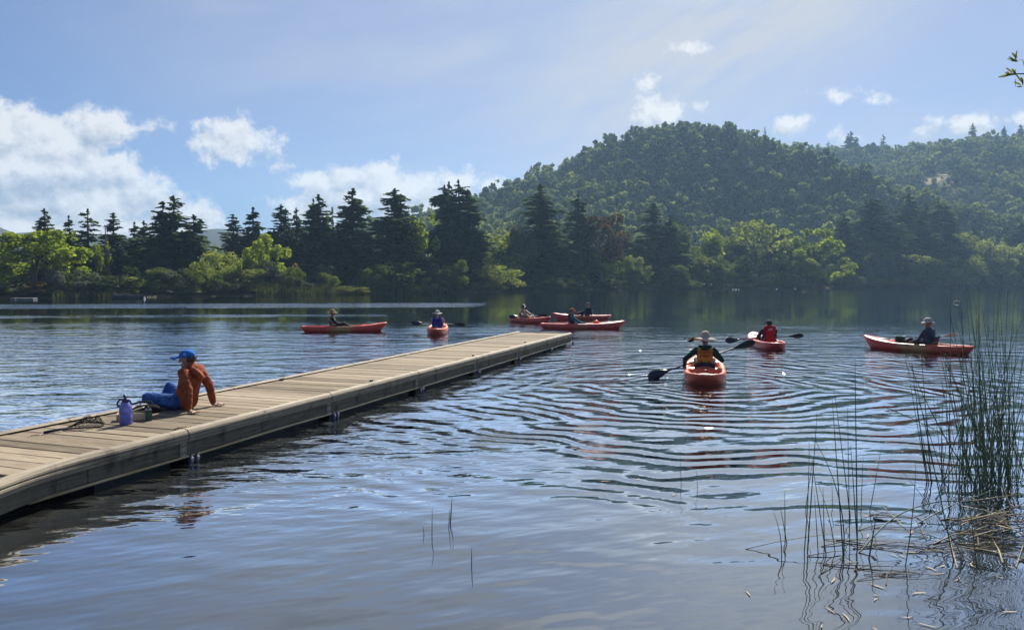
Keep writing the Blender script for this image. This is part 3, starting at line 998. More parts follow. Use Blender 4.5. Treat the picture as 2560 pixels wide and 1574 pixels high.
def forest(name, cells, mm):
    rs = np.random.RandomState(6)
    P = []
    for r0, r1, step in cells:
        r = r0
        while r < r1:
            n = int(1.62 * r / step)
            a = np.linspace(-0.80, 0.82, n) + rs.uniform(-.5, .5, n) * step / r
            q = r + rs.uniform(-.5, .5, n) * step
            P.append(np.stack([q * np.sin(a), q * np.cos(a)], 1))
            r += step * 0.9
    P = np.concatenate(P)
    d = lake_dist(P[:, 0], P[:, 1])
    z = ground_z(P[:, 0], P[:, 1])
    keep = d > 26
    keep &= ~((P[:, 0] / P[:, 1] < -0.07) & (np.hypot(P[:, 0], P[:, 1]) < 330))   # the left bank is level: only its own row of trees
    c = at_y(2370, 465, 500)
    px = 1280 + FPX * P[:, 0] / P[:, 1]
    py = 705 - FPX * (z - CAMH) / P[:, 1]
    clear = ((px - 2345) / 34) ** 2 + ((py - 448) / 20) ** 2 < 1
    clear |= ((px - 2420) / 40) ** 2 + ((py - 478) / 10) ** 2 < 1
    keep &= ~clear
    P, z = P[keep], z[keep]
    n = len(P)
    big = rs.uniform(0.55, 0.95, n) + 0.5 * rs.rand(n) ** 3
    size = np.stack([10.4 * big, 10.4 * big, 10.2 * big * rs.uniform(.8, 1.15, n)], 1).astype(np.float32)
    me = mesh(name, np.c_[P, z - 0.8], np.zeros((0, 3), int), ())
    for k, ty, v in (('size', 'FLOAT_VECTOR', size.ravel()), ('turn', 'FLOAT', rs.uniform(0, 6.28, n).astype(np.float32)), ('pick', 'INT', rs.randint(0, len(src), n).astype(np.int32))):
        a = me.attributes.new(k, ty, 'POINT')
        a.data.foreach_set('vector' if ty == 'FLOAT_VECTOR' else 'value', v)
    o = link(name, me)
    g = bpy.data.node_groups.new(name, 'GeometryNodeTree')
    g.interface.new_socket('Geometry', in_out='INPUT', socket_type='NodeSocketGeometry')
    g.interface.new_socket('Geometry', in_out='OUTPUT', socket_type='NodeSocketGeometry')
    N = Nodes(g)
    i_, o_ = N.node('NodeGroupInput'), N.node('NodeGroupOutput')
    j = N.node('GeometryNodeJoinGeometry')
    for s in reversed(src):
        oi = N.node('GeometryNodeObjectInfo')
        oi.inputs['Object'].default_value = s
        oi.inputs['As Instance'].default_value = True
        g.links.new(oi.outputs['Geometry'], j.inputs[0])
    ip = N.node('GeometryNodeInstanceOnPoints')
    g.links.new(i_.outputs[0], ip.inputs['Points'])
    g.links.new(j.outputs[0], ip.inputs['Instance'])
    ip.inputs['Pick Instance'].default_value = True

    def named(k, ty):
        a = N.node('GeometryNodeInputNamedAttribute', data_type=ty)
        a.inputs['Name'].default_value = k
        return [x for x in a.outputs if x.enabled and x.name == 'Attribute'][0]
    g.links.new(named('pick', 'INT'), ip.inputs['Instance Index'])
    g.links.new(named('size', 'FLOAT_VECTOR'), ip.inputs['Scale'])
    cx = N.node('ShaderNodeCombineXYZ')
    g.links.new(named('turn', 'FLOAT'), cx.inputs['Z'])
    er = N.node('FunctionNodeEulerToRotation')
    g.links.new(cx.outputs[0], er.inputs[0])
    g.links.new(er.outputs[0], ip.inputs['Rotation'])
    g.links.new(ip.outputs[0], o_.inputs[0])
    md = o.modifiers.new('trees', 'NODES')
    md.node_group = g
    tag(o, 'unbroken oak and bay woodland covering the hill beyond the lake', None, None, 'stuff')
    return n


N_FOREST = forest('hillside_forest', [(120, 300, 6.2), (300, 470, 5.8), (470, 640, 8), (640, 780, 7)], M_hill)

# reeds in the shallows of the far shore
def far_reeds():
    rs = np.random.RandomState(4)
    V = []
    for x0, x1, n, hh in ((640, 1130, 2600, 1.5), (130, 320, 700, 0.9), (1130, 2560, 2200, 0.8)):
        px = rs.uniform(x0, x1, n)
        for q in px:
            y = shore_y(q) + rs.uniform(-1.6, 0.8)
            x = ray(q, 705)[0] * y
            h = hh * rs.uniform(.6, 1.15)
            lx, w = rs.normal(0, .12), 0.035
            a = rs.uniform(0, PI)
            V += [(x - w * math.cos(a), y - w * math.sin(a), -0.1), (x + w * math.cos(a), y + w * math.sin(a), -0.1), (x + lx, y + rs.normal(0, .1), h)]
    V = np.array(V)
    me = mesh('far_reeds', V, np.arange(len(V)).reshape(-1, 3), leaf_mat('far_reed', (0.05, 0.07, 0.035), (0.12, 0.13, 0.06), 0.3))
    a = me.attributes.new('tint', 'FLOAT', 'FACE')
    a.data.foreach_set('value', rs.rand(len(V) // 3).astype(np.float32))
    tag(link('far_reeds', me), 'belt of reeds standing in the shallows of the far shore', None, None, 'stuff')


far_reeds()

# ------------------------------------------------------------------ morning haze over the lake
hm = bpy.data.materials.new('haze')
hm.use_nodes = True
hm.node_tree.nodes.clear()
hv = hm.node_tree.nodes.new('ShaderNodeVolumePrincipled')
hv.inputs['Color'].default_value = (0.42, 0.68, 1.0, 1)
hv.inputs['Density'].default_value = 0.00032
hv.inputs['Anisotropy'].default_value = 0.25
ho = hm.node_tree.nodes.new('ShaderNodeOutputMaterial')
hm.node_tree.links.new(hv.outputs[0], ho.inputs['Volume'])
hb = MB()
hb.box((0, 0, 86), (2700, 2700, 180))
tag(hb.build('haze', hm), 'thin blue morning haze in the air over the lake and hill', None, None, 'stuff')

# ------------------------------------------------------------------ house, floats and birds of the far shore
M_shingle = noisy('brown_shingle', (0.06, 0.045, 0.045), (0.11, 0.085, 0.08), 3, 0.9)
M_darkwall = noisy('dark_board_wall', (0.035, 0.028, 0.024), (0.06, 0.05, 0.042), 4, 0.9)
M_brick = noisy('chimney_brick', (0.10, 0.05, 0.04), (0.16, 0.08, 0.06), 8, 0.9)
M_glass = mat('window_glass', color=(0.02, 0.025, 0.03), rough=0.05, spec=0.8)
M_white = mat('white_paint', color=(0.78, 0.77, 0.74), rough=0.5)
M_black = mat('black_plastic', color=(0.012, 0.012, 0.015), rough=0.45)
M_matte = mat('matte_black', color=(0.012, 0.012, 0.014), rough=0.9, spec=0.1)
M_navy = noisy('navy_fabric', (0.010, 0.013, 0.035), (0.022, 0.026, 0.06), 30, 0.85)

yh = shore_y(930) + 6
hx = ray(930, 705)[0] * yh
hz = float(ground_z(hx, yh)[0])
house = thing('house', 'low dark house with a brown roof, skylight and chimney among the far shore trees', 'house', (hx, yh, hz), rad(-4))
wl, wd, wh = 4.6, 3.4, 1.5
m = MB(); m.box((0, 0, wh / 2 - .1), (wl, wd, wh + .2)); m.build('wall', M_darkwall, house)
m = MB()
a, b, zt, ze, ov = wl / 2 + .5, wd / 2 + .5, 2.25, 1.42, 0.12
for dz_ in (0, -ov):
    m.add([(-a, -b, ze + dz_), (a, -b, ze + dz_), (a, b, ze + dz_), (-a, b, ze + dz_), (-a + 1.5, 0, zt + dz_), (a - 1.5, 0, zt + dz_)],
          [(0, 1, 5, 4), (1, 2, 5), (2, 3, 4, 5), (3, 0, 4)])
m.add([(-a, -b, ze), (a, -b, ze), (a, -b, ze - ov), (-a, -b, ze - ov)], [(0, 3, 2, 1)])
roof = m.build('roof', M_shingle, house)
m = MB(); m.box((0.15, 0.35, 2.45), (0.62, 0.5, 1.1)); m.box((0.15, 0.35, 3.03), (0.72, 0.6, 0.08)); m.build('chimney', M_brick, roof)
sl = Vector((0, b, zt - ze)).normalized()
m = MB(); m.box((0.75, -b * .52, (zt + ze) / 2 + .03), (1.0, 0.55, 0.10), (Vector((1, 0, 0)), sl, Vector((0, -sl.z, sl.y)))); m.build('skylight', mat('skylight_dome', color=(0.6, 0.63, 0.68), rough=0.15), roof)
for i, wx in enumerate((-1.5, 0.2, 1.5)):
    m = MB(); m.box((wx, -wd / 2 - .02, 0.85), (0.9, 0.06, 0.7)); f = m.build('window', M_darkwall, house)
    m = MB(); m.box((wx, -wd / 2 - .055, 0.85), (0.78, 0.02, 0.58)); m.build('pane', M_glass, f)

# small floating dock at the far left, dinghy and buoy
p = on_z(60, 747.5)
m = MB(); m.box((0, 0, 0.09), (2.4, 0.9, 0.10)); fd = thing('floating_dock', 'small pale floating dock at the water edge on the far left', 'dock', (p.x, p.y, 0), rad(6))
m.build('deck', noisy('grey_deck', (0.25, 0.24, 0.22), (0.36, 0.35, 0.32), 5), fd)
m = MB(); m.box((0, 0, 0.0), (2.2, 0.8, 0.10)); m.build('float', M_black, fd)
for x in (-0.62,):
    m = MB(); m.tube([(x, -.48, -.3), (x, -.48, .20)], 0.035); m.build('post', M_white, fd)
p = on_z(361, 746)
m = MB()
m.lathe((0, 0, 0), [(0.02, -.1), (0.10, -.05), (0.13, .02), (0.11, .10), (0.05, .14), (0.03, .2), (0.04, .24), (0.01, .26)], 12)
bu = m.build('buoy', M_white, None, True); bu.location = (p.x, p.y, 0); tag(bu, 'small white buoy on the dark water below the rounded trees at left', 'buoy')


def rowboat(px, py, label, rz):
    p = on_z(px, py)
    t = thing('rowing_boat', label, 'boat', (p.x, p.y, 0), rz)
    g = []
    for i in range(11):
        s = -1 + 2 * i / 10
        w = 0.6 * (1 - max(0, s) ** 2.2) * (1 - .15 * (s < 0) * s * s) + 0.01
        z = 0.34 + .14 * s * s
        g.append([(-1.5 * -s, k * w * q, zz) for k, q, zz in ((1, .86, z - .03), (1, 1, z), (1, .9, .1), (1, .55, -.06), (-1, .55, -.06), (-1, .9, .1), (-1, 1, z), (-1, .86, z - .03))])
    m = MB(); m.sheet(g); m.build('hull', mat('dark_hull_paint', color=(.03, .035, .05), rough=.4), t, True)
    for s in (-.5, .3):
        m = MB(); m.box((1.5 * s, 0, .28), (.22, 1.0, .04)); m.build('bench', M_deadwood, t)


rowboat(318, 745.0, 'dark rowing boat moored under the overhanging trees on the left, beside the white buoy', 0.1)
rowboat(338, 744.6, 'second dark rowing boat moored tight against the first near the white buoy', -0.15)


def gull(px, py, label):
    p = on_z(px, py)
    t = thing('gull', label, 'bird', (p.x, p.y, 0), random.uniform(0, 6), 'white birds resting on the far water')
    m = MB()
    m.tube([(-.30, 0, .10), (-.12, 0, .09), (.06, 0, .08), (.17, 0, .12)], [.02, .075, .10, .05], 8)
    m.tube([(.14, 0, .12), (.19, 0, .22), (.21, 0, .25)], [.045, .035, .042], 8)
    m.build('body', M_white, t, True)
    m = MB(); m.tube([(.24, 0, .25), (.31, 0, .24)], [.016, .004], 5); m.build('beak', mat('yellow_beak', color=(.5, .35, .05)), t)


for x, y, l in ((1833, 724.0, 'white bird on the far water, left one of a close trio'), (1840, 724.2, 'white bird on the far water, middle one of a close trio'),
                (1847, 724.0, 'white bird on the far water, right one of a close trio'), (1942, 723.0, 'white bird alone on the water below the big round lime tree'),
                (1988, 722.4, 'white bird alone on the water, farthest right of the resting birds')):
    gull(x, y, l)

# small dark bird flying low over the water
c = at_y(1729, 851, 15.5)
t = thing('bird', 'small dark bird flying low just left of the cream sun hat', 'bird', c, rad(20))
m = MB(); m.tube([(-.10, 0, -.01), (-.03, 0, 0), (.05, 0, .01), (.10, 0, .03)], [.006, .026, .026, .008], 8); m.build('body', M_matte, t, True)
for s in (1, -1):
    m = MB()
    w = [(0.05, 0, .01), (-.03, 0, .01), (-.05, s * .10, .055), (.03, s * .10, .06), (-.09, s * .19, .02 if s > 0 else .075)]
    m.add([(x, y, z + q) for q in (0, .006) for x, y, z in w], [(0, 1, 2, 3), (3, 2, 4), (5, 8, 7, 6), (8, 9, 7), (0, 3, 8, 5), (3, 4, 9, 8), (4, 2, 7, 9), (2, 1, 6, 7), (1, 0, 5, 6)])
    m.build('wing', M_matte, t)

# ------------------------------------------------------------------ the pier
E = Vector((0.332, 0.9433, 0)).normalized()
NL = Vector((-E.y, E.x, 0))
UP = Vector((0, 0, 1))
D0_ = Vector((-3.05, 8.82, 0))
DW, DZ = 1.66, 0.33
S0, S1 = -3.05, 14.5


def dock(s, l, z=0.0):
    """s metres along the pier, l metres from its right edge"""
    return D0_ + E * s + NL * l + UP * z


def plank_look(N, p, out):
    tcn = N.node('ShaderNodeTexCoord')
    oi = N.node('ShaderNodeObjectInfo')
    v = N.v('ADD', N.v('MULTIPLY', tcn.outputs['Object'], (1.2, 14, 14)), N.xyz(N.m('MULTIPLY', oi.outputs['Random'], 57.0), 0.0, 0.0))
    grain = N.noise(v, 2.2, 6, 0.65)
    blot = N.noise(N.v('ADD', tcn.outputs['Object'], N.xyz(N.m('MULTIPLY', oi.outputs['Random'], 31.0), 0.0, 0.0)), 3.0, 5, 0.6)
    tone = N.m('ADD', N.m('MULTIPLY', grain, 0.75), N.m('MULTIPLY_ADD', oi.outputs['Random'], 0.36, -0.07))
    c = N.ramp(tone, [(0.25, (0.11, 0.085, 0.058)), (0.5, (0.25, 0.20, 0.138)), (0.8, (0.40, 0.33, 0.24))])
    c = N.mix(N.step(blot, 0.56, 0.74), c, (0.17, 0.14, 0.105))
    crack = N.noise(N.v('MULTIPLY', v, (0.6, 2.2, 1)), 3.0, 3, 0.5)
    c = N.mix(N.m('MULTIPLY', N.step(crack, 0.60, 0.68), 0.75), c, (0.05, 0.04, 0.03))
    N.put(p.inputs['Base Color'], c)
    b = N.node('ShaderNodeBump')
    b.inputs['Strength'].default_value = 0.6
    b.inputs['Distance'].default_value = 0.004
    N.put(b.inputs['Height'], grain)
    N.put(p.inputs['Normal'], b.outputs[0])


M_plank = mat('weathered_plank', plank_look, rough=0.85, spec=0.25)


def side_look(c0, c1, c2):
    def b(N, p, out):
        g = N.node('ShaderNodeNewGeometry')
        pos = g.outputs['Position']
        x, y, z = N.sep(pos)
        al = N.v('DOT_PRODUCT', pos, tuple(E))
        v = N.xyz(N.m('MULTIPLY', al, 0.8), N.m('MULTIPLY', z, 26), 0.0)
        n = N.noise(v, 2.4, 6, 0.65)
        st = N.noise(N.xyz(N.m('MULTIPLY', al, 2.2), N.m('MULTIPLY', z, 1.2), 4.0), 2.0, 5, 0.6)
        c = N.mix(N.step(n, 0.3, 0.7), c0, c1)
        c = N.mix(N.step(st, 0.5, 0.72), c, c2)
        wet = N.m('MULTIPLY', N.step(N.m('ADD', z, N.m('MULTIPLY', st, .06)), .135, .085), .75)
        c = N.mix(wet, c, (.030, .036, .020))
        N.put(p.inputs['Base Color'], c)
        bn = N.node('ShaderNodeBump')
        bn.inputs['Strength'].default_value = 0.5
        bn.inputs['Distance'].default_value = 0.006
        N.put(bn.inputs['Height'], n)
        N.put(p.inputs['Normal'], bn.outputs[0])
    return b


M_rim = mat('worn_rim', side_look((0.20, 0.168, 0.122), (0.37, 0.315, 0.23), (0.13, 0.108, 0.078)), rough=0.7, spec=0.3)
M_fascia = mat('stained_side_board', side_look((0.105, 0.088, 0.063), (0.25, 0.215, 0.155), (0.05, 0.045, 0.034)), rough=0.85, spec=0.25)
M_batten = mat('batten_wood', side_look((0.30, 0.27, 0.205), (0.42, 0.38, 0.29), (0.20, 0.18, 0.13)), rough=0.85, spec=0.25)
M_pipe = noisy('yellowed_pipe', (0.42, 0.30, 0.13), (0.55, 0.44, 0.24), 3, 0.5)
M_float = noisy('black_float', (0.010, 0.011, 0.014), (0.022, 0.024, 0.028), 5, 0.6)

M_tab = mat('pale_tab', color=(.28, .29, .33), rough=.6)
pier = thing('pier', 'long floating wooden pier running from lower left towards the kayaks', 'pier', D0_)
_pi = Matrix.Translation(-D0_)
AX = (E, NL, UP)


def pier_part(name, mb, material, parent=None, smooth=False):
    me = mb.mesh(name, material, smooth)
    me.transform(_pi)
    return link(name, me, parent or pier)


rp = random.Random(12)
pm = []
for k in range(6):                                   # six plank shapes shared by all planks, tops slightly rounded and ends uneven
    m = MB()
    w, L, T = 0.1825, DW - 0.07, 0.036
    jl, jr = rp.uniform(-.006, .006), rp.uniform(-.006, .006)
    prof = [(-w / 2, -T), (w / 2, -T), (w / 2, -.005), (w / 2 - .007, 0), (-w / 2 + .007, 0), (-w / 2, -.005)]
    vs = [(-L / 2 + jl, a, b) for a, b in prof] + [(0, a, b + rp.uniform(-.002, .001)) for a, b in prof] + [(L / 2 + jr, a, b) for a, b in prof]
    fs = [tuple(range(5, -1, -1)), tuple(range(12, 18))]
    for r_ in (0, 6):
        for i in range(6):
            j = (i + 1) % 6
            fs.append((r_ + i, r_ + j, r_ + 6 + j, r_ + 6 + i))
    m.add(vs, fs)
    pm.append(m.mesh('plank', M_plank))
pitch = 0.1925
NPL = int((S1 - S0) / pitch)
rzp = math.atan2(-NL.y, -NL.x)
for i in range(NPL):
    s = S0 + pitch * (i + .5)
    o = link('plank', pm[rp.randrange(6)], pier)
    o.location = dock(s, DW / 2 + rp.uniform(-.006, .006), DZ + rp.uniform(-.003, .002)) - D0_
    o.rotation_euler = (rp.uniform(-.006, .006), rp.uniform(-.002, .002), rzp + rp.uniform(-.003, .003) + (PI if rp.random() < .5 else 0))

JOINTS = [-2.34, -1.18, 1.50, 4.18, 6.84, 9.50, 12.15, S1 + 0.06]
RIM = [(0.055, 0.018), (0.035, 0.030), (-0.005, 0.034), (-0.040, 0.022), (-0.058, -0.004), (-0.062, -0.022), (-0.050, -0.032), (-0.062, -0.042), (-0.064, -0.062),
       (-0.050, -0.072), (-0.052, -0.100), (-0.020, -0.108), (0.0, -0.108), (0.0, 0.0)]          # grooved bumper section (towards deck +, height)


def rim_strip(ss, side, closed=True):
    m = MB()
    rows = []
    for s, off in ss:
        l0 = off if side == 'right' else DW + off
        sg = 1 if side == 'right' else -1
        rows.append([dock(s, l0 + sg * a, DZ + b) for a, b in RIM])
    m.sheet(rows, closed=True)
    n = len(RIM)
    m.F.append(tuple(range(n)) if side == 'right' else tuple(range(n - 1, -1, -1)))
    m.F.append(tuple(range(len(rows) * n - 1, (len(rows) - 1) * n - 1, -1)))
    m.M += [0, 0]
    return m


for side in ('right', 'left'):
    for a, b in zip(JOINTS[:-1], JOINTS[1:]):
        pier_part('rim_strip', rim_strip([(a + (.008 if a > -2 else -.03), 0), ((a + b) / 2, 0.0), (b - .008, 0)], side), M_rim)
        m = MB()
        l = 0.0 if side == 'right' else DW
        x0_ = a + (.006 if a > -2 else -.02)
        m.box(dock((x0_ + b - .006) / 2, l, 0.155), (b - .006 - x0_, 0.045, 0.135), AX)
        pier_part('side_board', m, M_fascia)
    for s in [q - .06 for q in JOINTS[1:-1]] + [S1 - .04]:
        sg = -1 if side == 'right' else 1
        l = (0.0 if side == 'right' else DW) + sg * .034
        m = MB(); m.box(dock(s, l, 0.155), (0.085, 0.022, 0.139), AX)
        bt = pier_part('batten', m, M_batten)
        m = MB()
        for zb in (.12, .195):
            for q in (-.022, .022):
                m.box(dock(s + q, l + sg * .013, zb), (.012, .008, .012), AX)
        pier_part('bolt', m, M_black, bt)
        if s > S0 + .5:
            br = MB()
            for q in (.05, .135):
                br.tube([dock(s + q + .03, l + sg * .005, .085), dock(s + q + .02, l + sg * .05, .05), dock(s + q, l + sg * .055, .0)], [.014, .026, .014], 6)
            pier_part('bracket', br, mat('blue_white_bracket', color=(0.05, 0.06, 0.14), rough=.35) if 'blue_white_bracket' not in bpy.data.materials else bpy.data.materials['blue_white_bracket'])
            m = MB()
            for q in (.05, .135):
                m.box(dock(s + q, l + sg * .075, .052), (.032, .010, .030), (E, NL, UP))
            pier_part('reflector_tab', m, M_tab)
    l = -.045 if side == 'right' else DW + .045
    m = MB()
    m.tube([dock(S0 + .1 + i * (S1 - S0 - .1) / 24, l, .078 + .004 * math.sin(i * 1.7)) for i in range(25)], .0135, 8)
    pier_part('pipe_rail', m, M_pipe, smooth=True)

# curved corner at the near end where the bumper sweeps outwards
m = rim_strip([(-2.35, 0), (-2.5, -.004), (-2.65, -.014), (-2.8, -.032), (-2.95, -.058), (-3.1, -.092), (-3.3, -.15), (-3.55, -.24), (-3.9, -.38)], 'right')
pier_part('corner_bumper', m, M_rim, smooth=False)
m = MB()
for k, (s, o) in enumerate([(-2.35, 0), (-2.65, -.014), (-2.95, -.058), (-3.3, -.15), (-3.9, -.38)][:-1]):
    s2, o2 = [(-2.65, -.014), (-2.95, -.058), (-3.3, -.15), (-3.9, -.38)][k]
    a, b = dock(s, o + .01), dock(s2, o2 + .01)
    ax = (b - a).normalized()
    m.box((a + b) / 2 + UP * .155, ((b - a).length, .045, .135), (ax, UP.cross(ax), UP))
pier_part('corner_board', m, M_fascia)
# far end board and the near end
m = MB(); m.box(dock(S1 + .03, DW / 2, DZ - .055), (.05, DW - .1, .12), AX); pier_part('end_board', m, M_rim)
m = MB(); m.box(dock(S0 - .045, DW / 2, DZ - .075), (.05, DW - .1, .12), AX); pier_part('end_board', m, mat('dark_red_board', color=(.10, .035, .04), rough=.8))
m = MB()
for a, b in zip(JOINTS[:-1], JOINTS[1:]):
    m.box(dock((a + b) / 2, DW / 2, 0.06), (b - a - .25, DW - .16, .30), AX)
pier_part('float', m, M_float)
m = MB(); m.box(dock((S0 + S1) / 2, DW / 2, .225), (S1 - S0 - .1, DW - .13, .10), AX); pier_part('beam', m, M_float)
# deck continues to the bank behind the photographer's left
gang = thing('gangway', 'short wooden gangway joining the near end of the pier to the bank', 'gangway', D0_)
for i in range(24):
    s = S0 - .19 - i * .1925
    o = link('plank', pm[rp.randrange(6)], gang)
    o.location = dock(s, DW / 2, DZ - .035 + rp.uniform(-.003, .002)) - D0_
    o.rotation_euler = (0, 0, rzp)
me = MB(); me.box(dock(S0 - 2.4, DW / 2, .16), (4.4, DW - .2, .18), AX); me = me.mesh('beam', M_float); me.transform(_pi); link('beam', me, gang)

# small dark cleats on the deck edge
for px, py in ((1007, 887), (705, 951), (928, 954), (1183, 890), (1313, 856)):
    q = on_z(px, py, DZ)
    m = MB()
    m.box(q + UP * .012, (.05, .03, .024), AX); m.tube([q - E * .06 + UP * .034, q + UP * .026, q + E * .06 + UP * .036], [.006, .012, .006], 6)
    pier_part('cleat', m, M_black)
# dried weed left on the deck
M_weed = noisy('dried_weed', (.05, .045, .015), (.14, .12, .05), 20, .9)
for px, py, n, sp, lab in ((458, 1073, 26, .05, 'little tuft of dried green weed on the pier rim near the joint'), (643, 1031, 12, .035, 'dark dried leaf scrap on the pier edge right of the seated person'),
                           (1298, 832, 22, .09, 'heap of dried weed at the far left corner of the pier end'), (1345, 833, 14, .07, 'smaller heap of dried weed on the middle of the pier end')):
    q = on_z(px, py, DZ)
    m = MB()
    for i in range(n):
        a = rp.uniform(0, 2 * PI)
        st = Vector((rp.gauss(0, sp), rp.gauss(0, sp * .6), .004))
        e = st + Vector((math.cos(a), math.sin(a), rp.uniform(.1, .6))) * rp.uniform(.02, .05)
        m.tube([st, (st + e) / 2 + UP * .012, e + UP * .0], .004, 4)
    o = m.build('dried_weed', M_weed); o.location = q
    tag(o, lab, 'weed')

# ------------------------------------------------------------------ things lying on the pier
q = on_z(315, 1060, DZ)
jug = thing('water_jug', 'translucent blue water jug standing on the pier in front of the tan box', 'jug', (q.x, q.y, DZ), .6)


def jug_look(N, p, out):
    p.inputs['Transmission Weight'].default_value = 0.6
    p.inputs['IOR'].default_value = 1.33
    p.inputs['Roughness'].default_value = 0.08


M_jug = mat('blue_clear_plastic', jug_look, color=(0.27, 0.33, 1.0))
M_cap = mat('dark_blue_plastic', color=(0.015, 0.02, 0.09), rough=.35)
m = MB()
m.lathe((0, 0, .002), [(.058, 0), (.065, .006), (.066, .03), (.062, .036), (.066, .042), (.066, .10), (.061, .106), (.061, .113), (.066, .12), (.066, .185), (.060, .207), (.045, .228), (.034, .238), (.032, .252)], 24)
m.build('bottle', M_jug, jug, True)
m = MB(); m.lathe((0, 0, .252), [(.037, 0), (.038, .028), (.030, .034)], 18); m.build('cap', M_cap, jug, True)
m = MB(); m.tube([(0, 0, .284), (-.004, 0, .305), (-.012, 0, .328)], [.013, .012, .015], 10); m.build('spout', M_cap, jug, True)
m = MB(); m.tube([Vector((.066 * math.sin(a) - .012, .03, .232 + .048 * math.cos(a))) for a in np.linspace(-2.35, 2.35, 17)], .0095, 8); m.build('handle', M_cap, jug, True)

q = on_z(320, 1052, DZ)
box_ = thing('tackle_box', 'shallow tan box behind the blue water jug', 'box', (q.x + .02, q.y + .09, DZ), 0.38)
M_card = noisy('tan_cardboard', (.52, .36, .21), (.66, .48, .29), 9, .8)
m = MB()
m.box((0, 0, .006), (.335, .17, .010))
for s in (-1, 1):
    m.box((0, s * .082, .047), (.335, .008, .072)); m.box((s * .1635, 0, .047), (.008, .155, .072))
m.build('tray', M_card, box_)
m = MB(); m.box((.02, .01, .035), (.26, .11, .04)); m.box((.06, .03, .062), (.12, .06, .02)); m.build('contents', noisy('olive_gear', (.05, .06, .02), (.12, .13, .05), 12), box_)
q = on_z(365, 1050, DZ)
gb = thing('tackle_case', 'dark green tackle case right of the tan box', 'case', (q.x, q.y + .06, DZ), .50)
m = MB(); m.box((0, 0, .055), (.07, .19, .105), taper=.93); m.build('case', noisy('dark_green_plastic', (.02, .06, .045), (.04, .095, .07), 10, .45), gb)
m = MB(); m.box((0, 0, .112), (.062, .17, .010)); m.build('lid', M_black, gb)
m = MB(); m.tube([(0, -.05, .117), (0, -.045, .142), (0, .045, .142), (0, .05, .117)], .006, 6); m.build('handle', M_black, gb)
q = on_z(338, 1040, DZ)
o = MB(); o.box((0, 0, .0), (.11, .08, .012), (Vector((.94, .1, .3)).normalized(), Vector((-.1, 1, 0)).normalized(), Vector((-.3, 0, .94)).normalized()))
o = o.build('lure_tray', mat('pale_yellow_plastic', color=(.55, .52, .34), rough=.4)); o.location = (q.x + .03, q.y + .02, DZ + .085)
tag(o, 'small pale yellow tray resting tilted on the gear in the tan box', 'tray')
q = on_z(362, 1033, DZ)
bag = thing('gear_bag', 'small black bag under the bent blue-jeaned leg', 'bag', (q.x, q.y + .05, DZ), .3)
m = MB(); m.lathe((0, 0, 0), [(.10, 0), (.13, .02), (.13, .06), (.09, .09), (.03, .10)], 14, sx=1.2, sy=.7); m.build('pouch', M_matte, bag, True)
m = MB(); m.tube([(-.08, 0, .085), (-.05, 0, .14), (.05, 0, .14), (.08, 0, .085)], .006, 6); m.build('strap', M_black, bag)
# fishing rod: handle beside the leg, thin blank out over the water on the left
a_ = on_z(372, 1012, DZ) + UP * .06
b_ = at_y(266, 1023, a_.y + .1)
rd = thing('fishing_rod', 'thin black fishing rod lying across the pier edge behind the water jug', 'fishing rod', a_)
m = MB(); m.tube([(0, 0, 0), (b_ - a_) * .42], [.013, .012], 8); m.build('handle', M_navy, rd)
m = MB(); m.tube([(b_ - a_) * .4, (b_ - a_), (b_ - a_) * 2.2 + UP * .04], [.006, .004, .002], 6); m.build('blank', M_black, rd)
m = MB(); m.lathe((b_ - a_) * .46 + Vector((0, 0, -.04)), [(.012, -.02), (.028, -.018), (.02, 0), (.028, .018), (.012, .02)], 12, ax=(UP, Vector((1, 0, 0)), Vector((0, 1, 0)))); m.build('reel', M_black, rd)

# landing net
q = on_z(222, 1066, DZ)
net = thing('landing_net', 'black landing net with a dark mesh bag lying on the pier left of the jug', 'fishing net', (q.x, q.y, DZ))
hd = (on_z(150, 1078, DZ) - q).normalized()
hs = Vector((-hd.y, hd.x, 0))
ring_ = [hd * (.05 + .19 * math.cos(a)) + hs * (.155 * math.sin(a)) + UP * (.016 + .012 * math.sin(a * 2)) for a in np.linspace(0, 2 * PI, 37)]
m = MB(); m.tube(ring_, .0075, 7, cap=False); m.build('hoop', M_matte, net, True)
m = MB(); m.tube([hd * .20 + UP * .02, hd * .30 + UP * .022, hd * .46 + UP * .016], [.012, .014, .016], 8); m.build('handle', M_navy, net, True)
m = MB(); m.tube([hd * .46 + UP * .016, hd * .52 + hs * .03 + UP * .004, hd * .58 - hs * .02 + UP * .004, hd * .64 + hs * .05 + UP * .004], .0035, 5); m.build('cord', M_black, net)
m = MB()
rn = random.Random(4)


def netp(r, a):
    h = .08 * math.exp(-((r - .35) / .5) ** 2) * (1 + .35 * math.sin(3 * a)) * (1 - r ** 4)
    return hd * (.03 + .19 * r * math.cos(a) - .05 * (1 - r)) + hs * (.155 * r * math.sin(a) + .06 * (1 - r)) + UP * (.018 + h)


for k in range(22):
    a0 = 2 * PI * k / 22
    for sg in (1, -1):
        m.tube([netp(r, a0 + sg * 1.3 * (1 - r) + .05 * rn.gauss(0, 1)) for r in np.linspace(.12, 1, 9)], .0022, 3, cap=False)
m.build('mesh_bag', M_matte, net)

# ------------------------------------------------------------------ people
def skin(name, c):
    return noisy(name, tuple(x * .88 for x in c), c, 14, 0.55, spec=0.35)


def cloth(name, c, s=26, k=.72):
    return noisy(name, tuple(x * k for x in c), c, s, 0.85, detail=4, spec=0.2, bump=0.01)


def smin(a, b):
    return a if a < b else b


